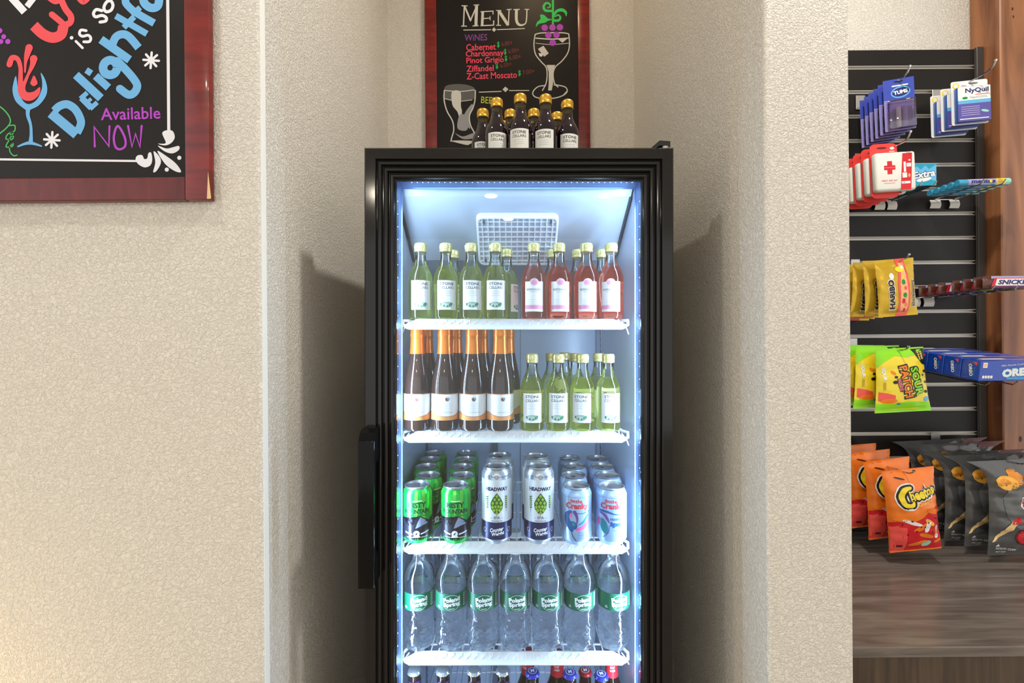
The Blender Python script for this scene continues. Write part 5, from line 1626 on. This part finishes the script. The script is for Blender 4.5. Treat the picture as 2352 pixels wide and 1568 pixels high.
# ---------- cookie boxes
def cookie(lab):
    t = thing('cookie_box', lab, 'cookie box')
    mb = MB(); mb.box(0.0, 0.185, 0.0, 0.0445, 0.0, 0.051, bev=0.0012)
    bo = mb.obj('box', mat('cookie_box_blue', (14, 66, 176), 0.28, coat=0.4), t)
    q = Print()
    q.rect(0.070, 0.185, 0.004, 0.010, 'pk_cyan'); q.text('OREO', 0.098, 0.0225, 'pk_sky', w=0.084, h=0.0235, rot=5, bold=0.10, layer=1); q.text('OREO', 0.098, 0.0225, 'pk_white', w=0.081, h=0.0205, rot=5, bold=0.06, layer=2)
    q.text("Milk's Favorite Cookie", 0.082, 0.0415, 'pk_white', w=0.058, h=0.0050, rot=5, layer=2)
    q.rect(0.007, 0.018, 0.034, 0.047, 'pk_white', 1); q.rect(0.0095, 0.0155, 0.037, 0.044, 'pk_peach', 2)
    for k in range(4): q.rrect(0.008 + k * 0.0068, 0.0138 + k * 0.0068, 0.007, 0.014, 0.0012, 'pk_white', 1)
    for k in range(6): q.rect(0.074 + k * 0.014, 0.084 + k * 0.014, 0.0052, 0.0066, 'pk_sky', 2)
    link('print', q.mesh('print', on_flat(-0.0001)), bo)
    e = Print()
    e.text('OREO', -0.021, 0.0250, 'pk_white', w=0.032, h=0.0085, rot=-80, bold=0.05, layer=1); e.poly([(-0.006, 0.047), (-0.017, 0.047), (-0.008, 0.038)], 'pk_coral', 1); e.rect(-0.0125, -0.0118, 0.012, 0.034, 'pk_sky', 1); e.rect(-0.0345, -0.0340, 0.016, 0.030, 'pk_cyan', 1)
    link('end_print', e.mesh('end_print', lambda u, v, h: (-0.0002 - h, -u, v)), bo)
    q = Print(); q.rect(0.010, 0.170, 0.014, 0.022, 'pk_lav'); q.rect(0.030, 0.090, 0.024, 0.036, 'pk_white', 1)
    link('top_print', q.mesh('top_print', lambda u, v, h: (u, v, 0.0512 + h)), bo)
    return t
oz = at_t(2246, 875, 1.10).z
hang(cookie, [((1.177, 1.100 + 0.0462 * k, oz + 0.0061 * k), (7.5, 0, 0), 'blue cookie box on the scan-plate hook, ' + ('front of its row' if k == 0 else '%s in its row' % ordw[k])) for k in range(5)], 'cookie boxes on one hook')
t = tray('scan-plate hook under the blue cookie boxes', 1.250, 0.070, oz - CAMZ + 0.020, 1.110, [(1.212, 1.244)])
t.rotation_euler = (R(7.5), 0, 0)
# ---------- cheese puff bags
def puffs(lab):
    t = thing('cheese_snack_bag', lab, 'snack bag')
    mb, mp = bag_mesh(0.132, 0.222, 0.046, orange_bag, seed=13, wr=0.0022)
    bo = mb.obj('bag', orange_bag, t)
    q = Print()
    q.poly([(-0.0655, -0.222), (0.0655, -0.222), (0.0655, -0.098), (0.046, -0.104), (0.030, -0.112), (0.010, -0.126), (-0.020, -0.136), (-0.050, -0.132), (-0.0655, -0.138)], 'pk_red')
    q.poly([(-0.0655, -0.222), (-0.030, -0.222), (-0.030, -0.150), (-0.050, -0.144), (-0.0655, -0.150)], 'pk_coral', 1)
    for (x, z, a, b_, r_, c_) in ((0.044, -0.112, 0.022, 0.007, -15, 'pk_orange'), (0.010, -0.150, 0.026, 0.007, 20, 'pk_orange'), (0.020, -0.176, 0.022, 0.006, -20, 'pk_orange'), (0.050, -0.170, 0.006, 0.018, 10, 'pk_orange'), (0.000, -0.196, 0.026, 0.006, 8, 'pk_orange'), (0.054, -0.196, 0.012, 0.005, 10, 'pk_orange'),
                                 (0.030, -0.140, 0.016, 0.006, -40, 'pk_chip'), (-0.016, -0.136, 0.026, 0.005, -20, 'pk_white'), (0.024, -0.150, 0.007, 0.018, -20, 'pk_white'), (0.052, -0.160, 0.005, 0.010, 10, 'pk_white'), (0.022, -0.200, 0.013, 0.008, 20, 'pk_mint'), (0.050, -0.182, 0.006, 0.006, 0, 'pk_white'), (-0.042, -0.126, 0.018, 0.006, 0, 'pk_orange')):
        q.ell(x, z, a, b_, c_, 2, 14, r_)
    for k in range(10): q.ell(-0.040 + 0.011 * k, -0.140 - 0.010 * math.sin(k * 2.1) - 0.02 * (k % 2), 0.0022, 0.0036, 'pk_maroon', 3, 6, 30 * k)
    for c_, dw, bo_, ly in (('pk_white', 0.016, 0.17, 2), ('pk_black', 0.010, 0.12, 3), ('pk_yellow', 0.0, 0.04, 4)):
        q.text('heetos', 0.018, -0.060, c_, w=0.070 + dw, h=0.028 + dw, rot=10, bold=bo_, layer=ly)
        q.stroke([(-0.012, -0.044), (-0.026, -0.048), (-0.036, -0.066), (-0.030, -0.086), (-0.014, -0.090), (-0.008, -0.082)], [0.008 + dw, 0.011 + dw, 0.013 + dw, 0.012 + dw, 0.010 + dw, 0.006 + dw], c_, ly)
    q.text('Crunchy', 0.022, -0.086, 'pk_chip', w=0.044, h=0.011, rot=12, bold=0.06, layer=2); q.rect(-0.052, -0.038, -0.206, -0.199, 'pk_maroon', 2)
    q.rect(-0.0655, 0.0655, -0.222, -0.2185, 'pk_orange', 2); q.ell(-0.030, -0.020, 0.012, 0.0022, 'pk_brown', 1, rot=-15)
    link('print', q.mesh('print', mp, (0.006, 0.006), 0.0007), bo)
    return t
def tl(px, py, Z): return at_t(px, py, Z)
hang(puffs, [(tl(2084, 1076, 1.15), (3, -7, -4), 'orange and red cheese snack bag, outermost on its hook'), (tl(2036, 1054, 1.205), (3, -6, 2), 'orange and red cheese snack bag, second on its hook'), (tl(1994, 1036, 1.262), (3, -5, 3), 'orange and red cheese snack bag, third on its hook'), (tl(1962, 1021, 1.318), (2, -4, 0), 'orange and red cheese snack bag, innermost on its hook')], 'cheese snack bags on one hook')
zz = tl(2070, 1082, 1.15)
hook('chrome hook through the orange cheese snack bags', 1.030, tl(2084, 1076, 1.15).z - CAMZ - 0.008, 1.125, 0.010)
# ---------- potato chip bags
def chips(lab):
    t = thing('potato_chip_bag', lab, 'snack bag')
    mb, mp = bag_mesh(0.178, 0.258, 0.032, grey_bag, seed=21, wr=0.0042, flare=0.62)
    bo = mb.obj('bag', grey_bag, t)
    q = Print()
    q.rect(0.046, 0.086, -0.014, -0.001, 'pk_maroon')
    q.ell(0.010, -0.115, 0.070, 0.074, 'pk_smoke', 0, 28)
    q.ell(-0.050, -0.058, 0.025, 0.019, 'pk_chip', 2, 16, -18); q.ell(-0.027, -0.042, 0.014, 0.022, 'pk_chipdark', 1, 16, 25)
    q.ell(-0.054, -0.054, 0.013, 0.007, 'pk_chipdark', 3, 12, -18)
    LU, LV = 0.004, -0.020
    q.ell(0.040 + LU, -0.094 + LV, 0.052, 0.046, 'pk_yellow', 1, 28)
    q.poly([(x + LU, y + LV) for x, y in ((-0.022, -0.078), (-0.012, -0.074), (0.030, -0.088), (0.080, -0.082), (0.080, -0.112), (0.050, -0.122), (0.010, -0.122), (-0.014, -0.116), (-0.024, -0.100))], 'pk_white', 2)
    q.poly([(x + LU, y + LV) for x, y in ((-0.020, -0.080), (-0.012, -0.076), (0.030, -0.090), (0.078, -0.084), (0.078, -0.110), (0.050, -0.120), (0.010, -0.119), (-0.013, -0.113), (-0.021, -0.100))], 'pk_red', 3)
    q.text("Lay's", 0.032 + LU, -0.103 + LV, 'pk_white', w=0.076, h=0.024, bold=0.05, shear=0.1, layer=4)
    q.stroke([(-0.082, -0.218), (-0.066, -0.198), (-0.046, -0.180)], [0.003, 0.007, 0.008], 'pk_beige', 2); q.stroke([(-0.060, -0.190), (-0.036, -0.166)], [0.014, 0.018], 'pk_beige', 2); q.stroke([(-0.036, -0.164), (-0.026, -0.158)], [0.014, 0.016], 'pk_red', 3)
    q.ell(-0.002, -0.206, 0.027, 0.024, 'pk_maroon', 2); q.ell(-0.002, -0.205, 0.023, 0.020, 'pk_red', 3); q.ell(-0.006, -0.200, 0.010, 0.006, 'pk_coral', 4, rot=20)
    q.text('BARBECUE', 0.044, -0.160, 'pk_white', w=0.070, h=0.010, bold=0.03, layer=2)
    q.text('POTATO CHIPS', -0.048, -0.239, 'pk_white', w=0.050, h=0.0055, rot=-5, bold=0.02, layer=2); q.text('NET WT', -0.056, -0.248, 'pk_white', w=0.028, h=0.0050, rot=-5, layer=2); q.poly([(-0.076, -0.231), (-0.064, -0.231), (-0.070, -0.223)], 'pk_white', 2)
    link('print', q.mesh('print', mp, (0.007, 0.007), 0.0008), bo)
    return t
hang(chips, [(tl(px, py, Z), (3, -2.5, -1), 'charcoal potato chip bag, %s on its hook' % w_) for px, py, Z, w_ in ((2347, 1054, 1.15, 'outermost'), (2290, 1041, 1.195, 'second'), (2240, 1036, 1.240, 'third'), (2194, 1017, 1.285, 'fourth'), (2158, 1009, 1.328, 'innermost'))], 'potato chip bags on one hook')
hook('chrome hook through the charcoal potato chip bags', 1.318, tl(2347, 1054, 1.15).z - CAMZ - 0.008, 1.120, 0.010)

# ================================================================== COUNTER UNDER THE RACK
lam_h = grain(mat('dark_laminate_top', (100, 88, 80), 0.22, spec=0.5), (80, 73, 68), (122, 112, 105), 9, (0.5, 6, 6), detail=6, lo=0.3, hi=0.7)
lam_v = grain(mat('dark_laminate_front', (70, 56, 44), 0.45), (58, 46, 36), (88, 72, 56), 14, (5, 5, 0.25), detail=7, lo=0.3, hi=0.72)
mb = MB(); mb.box(XP + 0.001, 2.3, 0.85, YR - 0.001, CT - 0.0205, CT, bev=0.0012)
o = mb.obj('countertop', [lam_h]); tag(o, 'dark wood-grain countertop under the snack rack', 'countertop'); TILT.append(o)
cb = thing('counter_cabinet', 'dark laminate cabinet with vertical grain under the countertop', 'cabinet', (1.45, 1.12, 0.0))
bs = Vector(cb.location)
mb = MB(); mb.box(XP + 0.004, 2.28, 0.900, YR - 0.004, 0.002, CT - 0.0210)
mb.obj('carcass', mat('cabinet_shadow_black', (16, 13, 12), 0.7), cb, -bs)
for x0, x1 in ((XP + 0.004, 1.470), (1.474, 2.28)):
    mb = MB(); mb.box(x0, x1, 0.868, 0.8985, 0.08, CT - 0.0320, bev=0.0012)
    mb.obj('door', lam_v, cb, -bs)
TILT.append(cb)

for o in TILT:
    o.matrix_basis = Matrix.Translation((0, 0, CAMZ)) @ Matrix.Rotation(R(-0.45), 4, 'Y') @ Matrix.Translation((0, 0, -CAMZ)) @ o.matrix_basis
